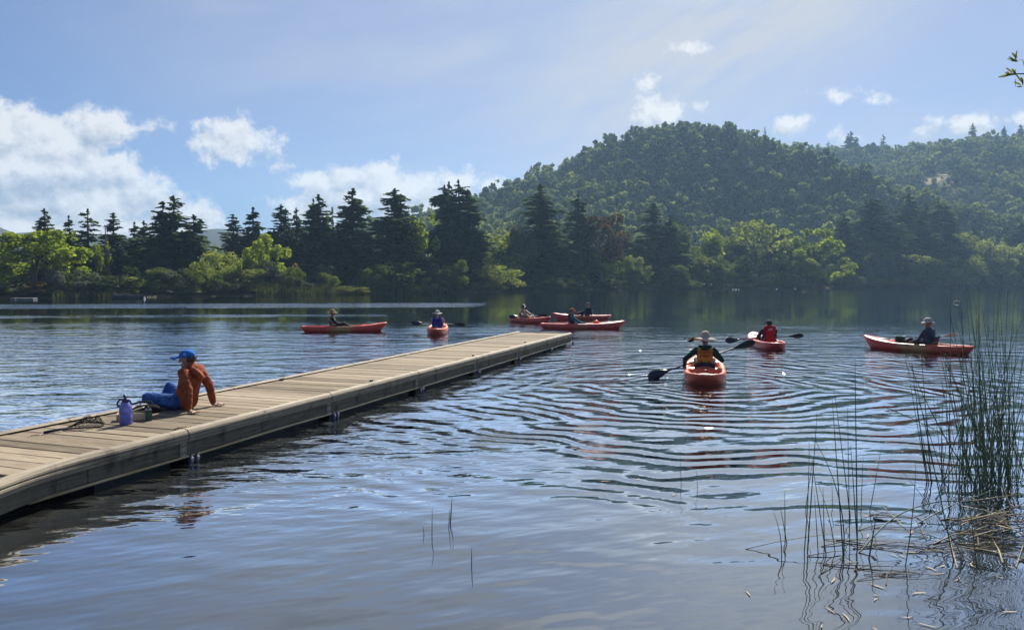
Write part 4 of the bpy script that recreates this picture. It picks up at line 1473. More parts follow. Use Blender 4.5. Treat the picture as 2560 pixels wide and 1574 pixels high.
class Body:
    """a figure laid out as tapered limbs and fused into one continuous surface"""
    def __init__(s):
        s.m = MB()
        s.b = []

    def limb(s, p0, r0, p1, r1, mi, ax=None, sx=1.0, sy=1.0, paint=True):
        p0, p1 = Vector(p0), Vector(p1)
        t = p1 - p0
        L = max(t.length, 1e-5)
        t = t / L if L > 1e-4 else Vector((0, 0, 1))
        a = Vector(ax) if ax is not None else t.orthogonal()
        a = a - t * a.dot(t)
        a = a.normalized() if a.length > 1e-5 else t.orthogonal().normalized()
        b = t.cross(a)
        rows, n = [], 14
        prof = [(-r0 * math.cos(q), r0 * math.sin(q)) for q in np.linspace(.12, PI / 2, 5)]
        prof += [(L + r1 * math.sin(q), r1 * math.cos(q)) for q in np.linspace(0, PI / 2 - .12, 5)]
        for h, r in prof:
            rows.append([p0 + t * h + (a * (math.cos(2 * PI * k / n) * sx) + b * (math.sin(2 * PI * k / n) * sy)) * r for k in range(n)])
        k0 = len(s.m.V)
        s.m.sheet(rows, closed=True)
        s.m.F.append(tuple(k0 + i for i in range(n - 1, -1, -1)))
        s.m.F.append(tuple(k0 + (len(rows) - 1) * n + i for i in range(n)))
        s.m.M += [0, 0]
        if paint:
            s.b.append((p0, p1, r0, r1, mi))

    def hand(s, wrist, fwd, nrm, mi, side, size=1.0, curl=0.3, spread=0.22):
        """palm, four unequal bent fingers and a thumb leaving the side of the palm; nrm = back of the hand"""
        f = Vector(fwd).normalized()
        nrm = Vector(nrm)
        nrm = (nrm - f * nrm.dot(f)).normalized()
        lat = f.cross(nrm) * side
        w = Vector(wrist)
        k = size
        s.limb(w, .026 * k, w + f * .075 * k, .027 * k, mi, lat, 1.45, .62)
        for i, (o, L) in enumerate(((.030, .070), (.010, .080), (-.010, .075), (-.029, .058))):
            d = (f + lat * spread * (o / .03)).normalized()
            base = w + f * .078 * k + lat * o * k * 1.1
            c = curl * (.8 + .15 * i)
            d1 = (d * math.cos(c) - nrm * math.sin(c)).normalized()
            d2 = (d * math.cos(2.1 * c) - nrm * math.sin(2.1 * c)).normalized()
            mid = base + d1 * L * .5 * k
            s.limb(base - d * .012 * k, .0105 * k, mid, .0095 * k, mi)
            s.limb(mid, .0095 * k, mid + d2 * L * .5 * k, .0078 * k, mi)
        tb = w + f * .022 * k + lat * .030 * k
        td = (f * .62 + lat * .75 - nrm * (.15 + curl * .5)).normalized()
        s.limb(tb, .013 * k, tb + td * .04 * k, .011 * k, mi)
        s.limb(tb + td * .04 * k, .011 * k, tb + (td * .035 + f * .035) * k + td * .005, .009 * k, mi)

    def head(s, c, face, up, mi, hair, k=1.0, nose=True):
        c, f, u = Vector(c), Vector(face).normalized(), Vector(up).normalized()
        f = (f - u * f.dot(u)).normalized()
        sd = f.cross(u)
        s.limb(c + u * .028 * k - f * .012 * k, .088 * k, c + u * .028 * k + f * .012 * k, .080 * k, mi, sd, .92, 1.05)
        s.limb(c - u * .05 * k + f * .015 * k, .062 * k, c - u * .085 * k + f * .05 * k, .038 * k, mi, sd, 1.02, 1.0)
        s.limb(c + f * .088 * k + u * .01 * k, .010 * k, c + f * .104 * k - u * .022 * k, .015 * k, mi)
        s.limb(c + f * .083 * k - u * .055 * k, .013 * k, c + f * .084 * k - u * .064 * k, .013 * k, mi, sd, 1.7, .7)
        for q in (1, -1):
            s.limb(c + sd * q * .083 * k - f * .006 * k + u * .02 * k, .017 * k, c + sd * q * .083 * k - f * .002 * k - u * .022 * k, .011 * k, mi, f, 1.0, .5)
        s.hd = (c, f, u, sd, k)

    def fuse(s, mats, voxel, it=5, folds=0.0, cloths=(0, 1)):
        me = s.m.mesh('body', ())
        o = bpy.data.objects.new('body', me)
        COL.objects.link(o)
        r = o.modifiers.new('fuse', 'REMESH')
        r.mode = 'VOXEL'
        r.voxel_size = voxel
        q = o.modifiers.new('soft', 'SMOOTH')
        q.factor, q.iterations = 0.5, it
        dg = bpy.context.evaluated_depsgraph_get()
        out = bpy.data.meshes.new_from_object(o.evaluated_get(dg))
        bpy.data.objects.remove(o)
        n = len(out.polygons)
        c = np.empty(n * 3, np.float32)
        out.polygons.foreach_get('center', c)
        c = c.reshape(-1, 3)
        best, idx = np.full(n, 1e9), np.zeros(n, np.int32)
        for p0, p1, r0, r1, mi in s.b:
            p0, d = np.array(p0), np.array(p1 - p0)
            t = np.clip(((c - p0) @ d) / max(1e-9, d @ d), 0, 1)
            q = np.linalg.norm(c - p0 - t[:, None] * d, axis=1) - (r0 + (r1 - r0) * t)
            w = q < best
            best[w] = q[w]
            idx[w] = mi
        if folds:                                         # creases where cloth bunches
            nv = len(out.vertices)
            co = np.empty(nv * 3, np.float32); out.vertices.foreach_get('co', co); co = co.reshape(-1, 3)
            no = np.empty(nv * 3, np.float32); out.vertices.foreach_get('normal', no); no = no.reshape(-1, 3)
            w = np.zeros(nv)
            for p_, mi in zip(out.polygons, idx):
                if mi in cloths:
                    w[list(p_.vertices)] = 1
            x, y, z = co.T
            wx = x + .03 * np.sin(21 * y + 3) + .02 * np.sin(33 * z)
            wz = z + .035 * np.sin(17 * x + 1) + .025 * np.sin(26 * y + 2)
            f = np.abs(np.sin(38 * wz + 16 * wx)) ** .7 - .6 + .6 * (np.abs(np.sin(47 * (wx - wz) + 20 * y)) ** .8 - .6) + .5 * np.sin(14 * (x + y) + 9 * z)
            co = co + no * (f * w * folds)[:, None]
            out.vertices.foreach_set('co', co.astype(np.float32).ravel())
        out.materials.clear()
        for m_ in mats:
            out.materials.append(m_)
        out.polygons.foreach_set('material_index', idx)
        out.polygons.foreach_set('use_smooth', np.ones(n, bool))
        out.name = 'body'
        return out


def ik(S, H, a, b, pole):
    S, H, pole = Vector(S), Vector(H), Vector(pole)
    d = H - S
    L = min(d.length, (a + b) * .985)
    d = d.normalized()
    x = (a * a - b * b + L * L) / (2 * L)
    h = math.sqrt(max(0.0, a * a - x * x))
    p = (pole - d * pole.dot(d)).normalized()
    return S + d * x + p * h, S + d * L


def dome(c, f, u, sd, rx, ry, h, z0=0.0, n=20, rows=7):
    g = []
    for i in range(rows):
        q = (PI / 2) * i / (rows - 1)
        r = math.cos(q) ** .75 if i < rows - 1 else .02
        g.append([c + sd * (rx * r * math.cos(2 * PI * k / n)) + f * (ry * r * math.sin(2 * PI * k / n)) + u * (z0 + h * math.sin(q)) for k in range(n)])
    return g


def brim_hat(parent, hd, material, band=None, brim=.14, droop=.03, flop=0.0, crown=.115, name='sun_hat', tilt=0.0):
    c, f, u, sd, k = hd
    u = (u + f * tilt).normalized()
    f = (f - u * f.dot(u)).normalized()
    m = MB()
    base = c + u * .045 * k
    g = dome(base, f, u, sd, .098 * k, .112 * k, crown * k)
    m.sheet(g, closed=True)
    n, rows = 28, []
    for top in (1, 0):
        order = (0, .35, .7, 1.0)
        for q in (order if top else order[::-1]):
            row = []
            for i in range(n):
                a = 2 * PI * i / n
                rx, ry = .097 * k + brim * q * (1 + .12 * math.sin(2 * a + 1) * flop), .111 * k + brim * q
                wv = flop * (.045 * math.sin(2 * a + .6) + .03 * math.sin(3 * a + 2.0)) * q * q
                row.append(base + sd * rx * math.cos(a) + f * ry * math.sin(a) + u * (-droop * q * q + wv - (0 if top else .006)))
            rows.append(row)
    m.sheet(rows, closed=True)
    h = m.build(name, material, parent, True)
    if band:
        m = MB()
        m.sheet([[base + sd * .100 * k * s_ * math.cos(2 * PI * i / 20) + f * .114 * k * s_ * math.sin(2 * PI * i / 20) + u * z for i in range(20)] for z, s_ in ((.004, 1.0), (.034, .985), (.034, .96), (.004, .97))], closed=True)
        m.build('hat_band', band, h, True)
    return h


def ball_cap(parent, hd, material, visor=.085, name='cap', vdir=None, emblem=None, patch=None, tilt=0.0):
    c, f, u, sd, k = hd
    u = (u + f * tilt).normalized()
    f = (f - u * f.dot(u)).normalized()
    base = c + u * .038 * k
    m = MB()
    m.sheet(dome(base, f, u, sd, .096 * k, .108 * k, .098 * k), closed=True)
    rows = []
    for top in (1, 0):
        qs = (0, .5, 1.0)
        for q in (qs if top else qs[::-1]):
            rows.append([base + sd * (.088 * k * math.sin(a) * (1 - .10 * q)) + f * (.062 * k + .046 * k * math.cos(a) + q * visor * math.cos(a * .80)) + u * ((.006 if top else 0.0) - .020 * q - .02 * math.sin(a) ** 2 * q)
                         for a in np.linspace(-1.25, 1.25, 13)])
    m.sheet(rows)
    h = m.build(name, material, parent, True)
    m = MB(); m.lathe(base + u * .096 * k, [(.009, 0), (.008, .005), (.003, .008)], 8, ax=(sd, f, u)); m.build('button', material, h)

    def on_dome(a, q, lift=.004):                     # a = azimuth from the front, q = height angle
        r = math.cos(q) ** .75
        return base + sd * ((.096 * k + lift) * r * math.sin(a)) + f * ((.108 * k + lift) * r * math.cos(a)) + u * (.098 * k * math.sin(q) + lift * .5)
    if emblem:
        m = MB()
        m.sheet([[on_dome(a, .42 + .42 * math.cos(a * 1.7) + dq) for a in np.linspace(-.62, .62, 15)] for dq in (-.14, .0, .14)])
        m.sheet([[on_dome(a, .22 + dq) for a in np.linspace(-.55, .55, 9)] for dq in (-.06, .06)])
        m.build('emblem', emblem, h)
    if patch:
        m = MB()
        for r0, r1 in ((.014, .018),):
            m.sheet([[on_dome(PI / 2 * (-1) + r * math.cos(t) / .10, .42 + r * math.sin(t) / .10) for t in np.linspace(0, 2 * PI, 17)] for r in (r0, r1)])
        m.sheet([[on_dome(-PI / 2 + x / .10, .42 + (z + dz_) / .10) for x, z in ((-.008, .004), (0, -.006), (.009, .006))] for dz_ in (0, .004)])
        m.build('patch', patch, h)
    return h


def vest(parent, z0, z1, material, w=(.18, .165, .17), d=.145, cy=-.01, strap=True, name='life_vest', lean=0.0):
    """buoyancy vest: padded shell round the trunk with two shoulder straps"""
    m = MB()
    n, rows = 26, []
    zs = np.linspace(0, 1, 7)
    for q in zs:
        ww = np.interp(q, (0, .5, 1), w)
        dd = d * (1 - .10 * q)
        puff = 1 + .03 * math.sin(q * PI * 3)
        z = z0 + (z1 - z0) * q
        rows.append([Vector((ww * puff * math.copysign(abs(math.cos(a)) ** .72, math.cos(a)), cy - lean * (z - z0) + dd * puff * math.copysign(abs(math.sin(a)) ** .72, math.sin(a)), z)) for a in np.linspace(0, 2 * PI, n, endpoint=False)])
    m.sheet(rows, closed=True)
    for r_ in (rows[0], rows[-1]):
        c = sum((Vector(p) for p in r_), Vector()) / n
        m.sheet([[c.lerp(p, q) for p in r_] for q in (.35, 1)], closed=True)
    if strap:
        for s in (1, -1):
            lc = -lean * (z1 - z0)
            m.tube([(s * .115, cy + lc + d * .8, z1 - .03), (s * .11, cy + lc + .06, z1 + .055), (s * .105, cy + lc - .05, z1 + .06), (s * .115, cy + lc - d * .8, z1 - .02)], [.036, .03, .03, .036], 8)
    return m.build(name, material, parent, True)


def to_local(root_loc, rz, p):
    v = Vector(p) - Vector(root_loc)
    c, s = math.cos(-rz), math.sin(-rz)
    return Vector((v.x * c - v.y * s, v.x * s + v.y * c, v.z))


def sitter(label, loc, rz, mats, voxel=.016, lh=(-.2, .38, .30), rh=(.2, .38, .30), face=(0, 1, -.05), knee=.24, lean=.04, bare_legs=False, hat=None, hair=True, k=.95,
           sleeve=1.0, wide=1.0, grip=True):
    """a paddler sitting with bent knees, facing local +y; hands may be given in world space as Vectors with 4 = 'w' tuple"""
    t = thing('person', label, 'person', loc, rz)
    SH, PA, SK, HA = 0, 1, 2, 3
    B = Body()
    lh = to_local(loc, rz, lh[1]) if lh[0] == 'w' else Vector(lh)
    rh = to_local(loc, rz, rh[1]) if rh[0] == 'w' else Vector(rh)
    ch = Vector((0, -lean * 1.0, .41 * k))
    nk = Vector((0, -lean * 1.25, .545 * k))
    hd = Vector((0, -lean * 1.1 + .025, .68 * k))
    B.limb((0, 0, .10), .115 * wide, (0, -lean * .5, .24 * k), .110 * wide, SH, (1, 0, 0), 1.30, .95)
    B.limb((0, -lean * .5, .24 * k), .115 * wide, ch, .122 * wide, SH, (1, 0, 0), 1.28, .88)
    B.limb(ch, .115 * wide, (0, -lean * 1.2, .47 * k), .085, SH, (1, 0, 0), 1.45, .80)
    B.limb((0, -lean * 1.2, .48 * k), .052, nk + UP * .03, .048, SK)
    B.head(hd, face, (0, .02, 1), SK, HA, .98 * k + .02)
    for s, H in ((-1, lh), (1, rh)):
        S_ = Vector((s * .175 * wide, -lean * 1.2, .475 * k))
        el, ha = ik(S_, H, .275 * k, .25 * k, (s * .9, -.35, -.8))
        B.limb(S_, .062, el, .048, SH)
        B.limb(el, .046, el.lerp(ha, .82 * sleeve + .08), .036, SH)
        B.limb(el.lerp(ha, .8 * sleeve), .029, ha, .026, SK)
        f = (ha - el).normalized()
        B.hand(ha - f * .01, f * .7 + Vector((0, .5, 0)), Vector((0, .3, 1)), SK, s, .95, 1.0 if grip else .4)
        kn = Vector((s * .16, .40, knee))
        ft = Vector((s * .13, .74, .06))
        B.limb((s * .095, .02, .095), .088, kn, .062, PA)
        if bare_legs:
            B.limb(kn, .056, ft, .040, SK)
        else:
            B.limb(kn, .060, ft, .046, PA)
        B.limb(ft, .042, ft + Vector((s * .02, .12, .06)), .034, 4, (1, 0, 0), 1.1, .8)
    body = B.fuse(mats, voxel, folds=.004)
    link('body', body, t)
    if hair:
        c, f, u, sd, q = B.hd
        m = MB()
        m.sheet([[c + u * (.03 + .088 * math.sin(e)) * q + (sd * .090 * math.cos(a) + f * (.098 * math.sin(a) - .012)) * math.cos(e) * q for a in np.linspace(PI * .98, PI * 2.02, 15)] for e in np.linspace(-.85, 1.45, 9)])
        m.build('hair', mats[3], t, True)
    return t, B.hd


def paddle(label, a, b, group='double-bladed paddles', blade=None, twist=.5):
    """a, b = outer tips of the two blades in world space"""
    a, b = Vector(a), Vector(b)
    c = (a + b) / 2
    t = thing('paddle', label, 'paddle', c, 0, group)
    d = (b - a).normalized()
    L = (b - a).length
    sidev = d.cross(UP).normalized()
    upv = sidev.cross(d)
    m = MB(); m.tube([d * (-L / 2 + .40), d * (L / 2 - .40)], .0155, 8); m.build('shaft', mat('grey_shaft', color=(.10, .11, .12), rough=.3) if 'grey_shaft' not in bpy.data.materials else bpy.data.materials['grey_shaft'], t, True)
    for s in (-1, 1):
        wv = (upv * math.cos(twist * s + .2) + sidev * math.sin(twist * s + .2)).normalized()
        nv = d.cross(wv)
        m = MB()
        g = []
        for q in np.linspace(0, 1, 9):
            w = (.018 + .078 * math.sin(min(1, q * 1.5) * PI / 2) ** 1.4) * (1 - max(0, q - .82) ** 1.5 * 9)
            o = d * s * (L / 2 - .46 + .46 * q) + nv * (.03 * q * q)
            g.append([o - wv * w, o - wv * w * .5 + nv * .010, o + nv * .016, o + wv * w * .5 + nv * .010, o + wv * w, o + wv * w * .5 + nv * .002, o + nv * .004, o - wv * w * .5 + nv * .002])
        m.sheet(g, closed=True)
        m.F += [tuple(range(8)), tuple(range(71, 63, -1))]; m.M += [0, 0]
        m.build('blade', blade or M_blade, t, True)
    return t


M_blade = mat('dark_blue_blade', color=(.010, .014, .035), rough=.35)


# ------------------------------------------------------------------ kayaks
def kayak_look(ends, middle, spread):
    def b(N, p, out):
        tcn = N.node('ShaderNodeTexCoord')
        x, y, z = N.sep(tcn.outputs['Object'])
        n = N.noise(tcn.outputs['Object'], 2.6, 4, .6)
        f = N.step(N.m('ADD', N.m('ABSOLUTE', N.m('ADD', y, .12)), N.m('MULTIPLY_ADD', n, .7, -.35)), spread, spread * .25)
        c = N.mix(f, ends, middle)
        scuff = N.noise(N.v('MULTIPLY', tcn.outputs['Object'], (9, 2.0, 9)), 3.5, 6, .7)
        c = N.mix(N.m('MULTIPLY', N.step(scuff, .55, .72), .42), c, (.50, .30, .25))
        grime = N.noise(tcn.outputs['Object'], 7.0, 5, .65)
        c = N.mix(N.m('MULTIPLY', N.step(grime, .52, .75), .45), c, tuple(q * .35 for q in ends))
        N.put(p.inputs['Base Color'], c)
        p.inputs['Roughness'].default_value = .38
        p.inputs['Subsurface Weight'].default_value = .0
    return b


M_kred = mat('red_kayak_plastic', kayak_look((.62, .055, .035), (.54, .26, .09), .62))
M_kred2 = mat('crimson_kayak_plastic', kayak_look((.62, .065, .050), (.56, .12, .07), .5))
M_kor = mat('orange_red_kayak_plastic', kayak_look((.74, .13, .060), (.72, .20, .08), .7))


def kayak_mesh(L=3.3, W=.76, stern=3.6, bowup=.11):
    ns, rows = 49, []
    for i in range(ns):
        t = -1 + 2 * i / (ns - 1)
        y = t * L / 2
        if t < 0:
            w = W / 2 * max(.0, 1 - abs(t) ** stern) ** .55
        else:
            w = W / 2 * max(0., 1 - t ** 2.8) ** .72
        w = max(w, .028)
        g = .215 + bowup * max(0, t) ** 2.4 + .012 * max(0, -t) ** 3 - .035 * abs(t) ** 26
        zk = -.085 + .10 * abs(t) ** 7 + .07 * max(0, t) ** 5
        seat = max(0, min(1, (t + .30) / .07)) * max(0, min(1, (.40 - t) / .10))
        tank = max(0, min(1, (t + .93) / .06)) * max(0, min(1, (-.36 - t) / .06))
        dep = .145 * seat + .15 * tank
        crown = .03 * (1 - max(seat, tank))
        inner = .78 if tank > .5 else .74
        half = [(0, zk), (.42 * w, zk + .006), (.76 * w, zk + .045), (.95 * w, zk + .12), (w, zk * .3 + g * .62), (.985 * w, g - .022), (.95 * w, g), (.88 * w, g + .010), (.80 * w, g + .006 + crown * .4),
                (inner * w, g + crown * .6 - dep * .10), (inner * w * .93, g + crown * .8 - dep * .85), (inner * w * .6, g + crown - dep), (0, g + crown * 1.05 - dep * 1.0)]
        row = [Vector((x, y, z)) for x, z in half] + [Vector((-x, y, z)) for x, z in half[-2:0:-1]]
        for v in row:                                  # raked ends: the keel is shorter than the deck
            v.y -= math.copysign(abs(t) ** 7 * (.20 if t > 0 else .13) * max(0, 1 - (v.z - zk) / (g - zk)) ** 1.2, t)
        rows.append(row)
    m = MB()
    m.sheet(rows, closed=True)
    n = len(rows[0])
    m.F.append(tuple(range(n - 1, -1, -1))); m.F.append(tuple(range((ns - 1) * n, ns * n))); m.M += [0, 0]
    return m


KGROUP = 'kayaks out on the lake'


def kayak(label, center, az_head, material, L=3.3, W=.76, stern=3.6, hatch=True, seat=.31, rear_tank=True, bowup=.11):
    rz = -az_head
    t = thing('kayak', label, 'kayak', center, rz, KGROUP)
    h = kayak_mesh(L, W, stern, bowup).mesh('hull', material, True)
    link('hull', h, t)
    if seat:
        m = MB()
        g = []
        for q in np.linspace(0, 1, 5):
            z = .10 + seat * q
            g.append([Vector((x, -.47 - .10 * q + .05 * (abs(x) / .2) ** 2 - d_, z + .03 * math.cos(x / .2 * 1.4) * q)) for d_, xs in ((0, np.linspace(-.20, .20, 7)), (.035, np.linspace(.20, -.20, 7))) for x in xs])
        m.sheet(g, closed=True)
        m.F.append(tuple(range(13, -1, -1))); m.F.append(tuple(range(56, 70))); m.M += [0, 0]
        sb = m.build('seat_back', M_navy, t, True)
        m = MB(); m.tube([(x, -.565 + .05 * (abs(x) / .2) ** 2 - .012, .10 + seat * .55 + .035 * math.cos(x * 9)) for x in np.linspace(-.19, .19, 9)], .009, 6); m.build('strap', mat('tan_webbing', color=(.34, .28, .22)) if 'tan_webbing' not in bpy.data.materials else bpy.data.materials['tan_webbing'], sb)
        m = MB(); m.box((0, -.22, .085), (.42, .42, .05)); m.build('seat_pad', M_navy, t)
    if hatch:
        y, gg = .60 * L / 2, .215 + bowup * .6 ** 2.4 + .03
        m = MB(); m.lathe((0, y, gg - .004), [(.13, 0), (.135, .012), (.11, .022), (.02, .026)], 20, sx=.8, sy=1.4); m.build('hatch', M_black, t, True)
    for s, gz in ((L / 2 - .10, .215 + bowup * .88), (-L / 2 + .07, .262)):
        m = MB(); m.tube([(-.05, s, gz + .012), (-.035, s, gz + .045), (.035, s, gz + .045), (.05, s, gz + .012)], .010, 6); m.build('carry_handle', M_black, t, True)
    for s in (-1, 1):
        m = MB(); m.tube([(s * W / 2 * .97, -.02, .19), (s * W / 2 * 1.02, .05, .20), (s * W / 2 * .97, .12, .19)], .010, 6); m.build('side_handle', M_black, t)
    return t, rz


def on_kayak(t, rz, y, z=.10, x=0.0):
    c = Vector(t.location)
    return Vector((c.x + x * math.cos(rz) - y * math.sin(rz), c.y + x * math.sin(rz) + y * math.cos(rz), z))


SKIN = skin('skin', (.42, .25, .18))
SKIN2 = skin('tanned_skin', (.34, .19, .13))
HAIRD = mat('dark_hair', color=(.025, .017, .012), rough=.6)
HAIRG = mat('grey_hair', color=(.25, .24, .23), rough=.6)
SHOE = mat('dark_shoe', color=(.02, .02, .022), rough=.7)


def at_px(px, d):
    return Vector((ray(px, 705)[0] * d, d, 0))


# 1 left: side on, heading right
k1, r1 = kayak('long red kayak seen from the side on the left, paddler in a tan hat aboard', at_px(860, 28.3), rad(78), M_kred, 3.25, .74, bowup=.13)
p1, h1 = sitter('person in a tan wide-brimmed hat and navy shirt sitting in the leftmost kayak', on_kayak(k1, r1, -.42, .07), r1,
                [cloth('navy_shirt', (.022, .024, .062)), cloth('dark_trousers', (.022, .026, .05)), SKIN2, HAIRD, SHOE], .018, lh=(-.12, .34, .22), rh=(.12, .34, .22), knee=.25)
brim_hat(p1, h1, cloth('tan_hat', (.42, .30, .19)), None, .085, .02, .2, .12)
vest(p1, .17, .44, cloth('yellow_vest', (.45, .40, .16)), d=.140, lean=.18)
# 2 centre left: seen from behind
k2, r2 = kayak('red kayak pointing away, paddler in a blue vest, between leftmost kayak and pier end', at_px(1094, 27.9), rad(-3), M_kor, 3.1, .76)
p2_ = on_kayak(k2, r2, -.42, .07)
bl = (at_y(1028, 807, 28.3), at_y(1163, 811, 28.3))
pd2 = paddle('dark paddle held level by the paddler in the blue vest', *bl)
p2, h2 = sitter('person in a white brimmed hat and blue vest, back turned, left of pier end', p2_, r2,
                [cloth('pale_sleeves', (.36, .37, .42)), cloth('dark_trousers_b', (.03, .03, .05)), SKIN, HAIRG, SHOE], .018, lh=('w', bl[0].lerp(bl[1], .40)), rh=('w', bl[0].lerp(bl[1], .61)), wide=1.1)
brim_hat(p2, h2, cloth('white_hat', (.62, .60, .56)), cloth('grey_band', (.16, .16, .19)), .095, .015, .35, .11)
vest(p2, .15, .47, cloth('blue_vest', (.018, .045, .36)), w=(.205, .19, .165), d=.15, lean=.18)
# 3 beige hooded person, facing the camera
k3, r3 = kayak('red kayak angled towards the camera with a person in a beige hooded top', at_px(1324, 34.8), rad(141), M_kred2, 3.0, .74)
bl = (at_y(1272, 791.5, 34.2), at_y(1368, 788, 34.4))
paddle('dark paddle laid across the kayak of the person in the beige hood', *bl)
p3, h3 = sitter('person in a beige hooded top with dark cap and bare shins facing the camera', on_kayak(k3, r3, -.42, .07), r3,
                [cloth('beige_top', (.40, .33, .25)), cloth('tan_shorts', (.30, .24, .18)), SKIN, HAIRD, SHOE], .020, lh=('w', bl[0].lerp(bl[1], .66)), rh=('w', bl[0].lerp(bl[1], .38)), face=(.35, 1, -.05), knee=.30, bare_legs=True)
c, f, u, sd, k = h3
m = MB(); m.sheet([[c + u * (.02 + .125 * math.sin(e)) + (sd * .118 * math.cos(a) + f * (.12 * math.sin(a) - .015)) * math.cos(e) for a in np.linspace(PI * .86, PI * 2.14, 17)] for e in np.linspace(-1.2, 1.5, 10)]); m.build('hood', bpy.data.materials['beige_top'], p3, True)
ball_cap(p3, h3, M_black, .06)
m = MB()
for s in (-1, 1):
    m.box(c + f * .092 + sd * .033 * s + u * .012, (.048, .012, .028), (sd, f, u))
m.box(c + f * .095 + u * .016, (.03, .008, .008), (sd, f, u)); m.build('sunglasses', M_black, p3)
vest(p3, .17, .43, cloth('sand_vest', (.42, .36, .22)), d=.142, lean=.18)
# 4 back: heading left
k4, r4 = kayak('red kayak farthest from the camera, partly hidden behind the longer red one', at_px(1454, 37.6), rad(-92), M_kred2, 3.05, .74, bowup=.13)
p4, h4 = sitter('person in a dark navy jacket facing left in the farthest kayak', on_kayak(k4, r4, -.30, .09), r4,
                [cloth('navy_jacket', (.020, .026, .075)), cloth('dark_trousers_c', (.02, .022, .04)), SKIN, HAIRG, SHOE], .020, face=(.15, 1, 0), lh=(-.15, .36, .30), rh=(.15, .40, .26))
ball_cap(p4, h4, cloth('grey_cap', (.20, .19, .20)), .06)
vest(p4, .17, .44, cloth('blue_grey_vest', (.03, .035, .085)), d=.145, lean=.18)
# 5 front: heading right
k5, r5 = kayak('long red kayak side on beyond the pier end, orange float on its deck', at_px(1457, 30.0), rad(88), M_kred2, 3.5, .76, bowup=.12)
p5, h5 = sitter('person in an orange cap and teal jacket sitting sideways just beyond the pier end', on_kayak(k5, r5, -.42, .07), r5,
                [cloth('teal_jacket', (.08, .30, .34)), cloth('teal_trousers', (.05, .16, .16)), SKIN, HAIRD, SHOE], .018, lh=(-.1, .36, .20), rh=(.12, .40, .18), face=(.25, 1, -.05), knee=.16)
ball_cap(p5, h5, cloth('orange_cap', (.55, .15, .05)), .075)
vest(p5, .16, .46, cloth('dark_vest', (.03, .04, .06)), w=(.16, .15, .14), d=.145, lean=.18)
o5 = on_kayak(k5, r5, .55, .23)
m = MB(); m.lathe((0, 0, 0), [(.05, 0), (.09, .02), (.085, .07), (.04, .12), (.01, .13)], 12, sx=1.5); o = m.build('deck_float', mat('orange_plastic', color=(.75, .18, .03), rough=.4), None, True); o.location = o5
tag(o, 'small bright orange float lying on the deck of the long red kayak beyond the pier', 'float')
# 6 right middle: seen from behind
k6, r6 = kayak('crimson kayak pointing away to the left, paddler in a red vest aboard', at_px(1914, 21.7), rad(5), M_kred2, 3.0, .76, bowup=.13)
bl = (at_y(1812, 851, 21.6), at_y(2007, 838, 21.9))
paddle('dark paddle held level by the paddler in the red vest', *bl)
p6, h6 = sitter('person in a dark cap and high red life vest seen from behind', on_kayak(k6, r6, -.42, .07), r6,
                [cloth('dark_blue_sleeves', (.03, .032, .075)), cloth('dark_trousers_d', (.03, .03, .05)), SKIN, HAIRD, SHOE], .016, lh=('w', bl[0].lerp(bl[1], .40)), rh=('w', bl[0].lerp(bl[1], .60)), face=(-.6, .8, -.1), k=.90)
ball_cap(p6, h6, cloth('dark_maroon_cap', (.07, .035, .05)), .07)
v6 = vest(p6, .12, .50, cloth('red_vest', (.42, .018, .03)), w=(.185, .16, .175), d=.15, lean=.16)
m = MB()
for a, b in (((-.07, .50), (.0, .53)), ((-.02, .525), (.075, .535)), ((-.055, .475), (.05, .50)), ((.0, .49), (.03, .52))):
    m.tube([(a[0], -.228, a[1] - .02), (b[0], -.228, b[1] - .02)], .006, 5)
m.build('print', M_white, v6)
m = MB(); m.tube([(x, -.165 + .5 * abs(x) ** 2, .545 + .012 * math.cos(x * 20)) for x in np.linspace(-.15, .15, 9)], .042, 8); m.build('collar', bpy.data.materials['red_vest'], v6, True)
# 7 nearest kayak, seen from behind
k7, r7 = kayak('nearest orange-red kayak pointing away with an open rear well, paddler in a cream sun hat', at_px(1764, 14.85), rad(14.2), M_kor, 3.2, .80, stern=5.5, seat=.22)
bl = (on_z(1619, 946), at_y(1886, 853, 14.75))
bl[0].z = .02
paddle('dark paddle dipping its left blade, held by the paddler in the cream sun hat', *bl, twist=.35)
p7, h7 = sitter('person in a floppy cream sun hat and yellow lettered life vest in the nearest kayak', on_kayak(k7, r7, -.40, .09), r7,
                [cloth('dark_green_sleeves', (.010, .060, .055)), cloth('navy_trousers', (.02, .022, .05)), SKIN, HAIRD, SHOE], .011,
                lh=('w', bl[0].lerp(bl[1], .345)), rh=('w', bl[0].lerp(bl[1], .62)), face=(.15, 1, -.05), k=1.0, lean=.05)
brim_hat(p7, h7, cloth('cream_hat', (.50, .41, .34), 20, .85), None, .125, .045, .35, .135, tilt=.06)
v7 = vest(p7, .20, .49, cloth('yellow_county_vest', (.52, .32, .045)), w=(.165, .135, .155), d=.150, lean=.20)
m = MB(); m.tube([(x, -.125 + .9 * x * x, .535) for x in np.linspace(-.12, .12, 9)], .05, 8); m.build('collar', bpy.data.materials['dark_green_sleeves'], p7, True)
for s in (-1, 1):
    m = MB(); m.box((s * .075, -.176, .27), (.024, .012, .045)); m.build('buckle', M_black, v7)
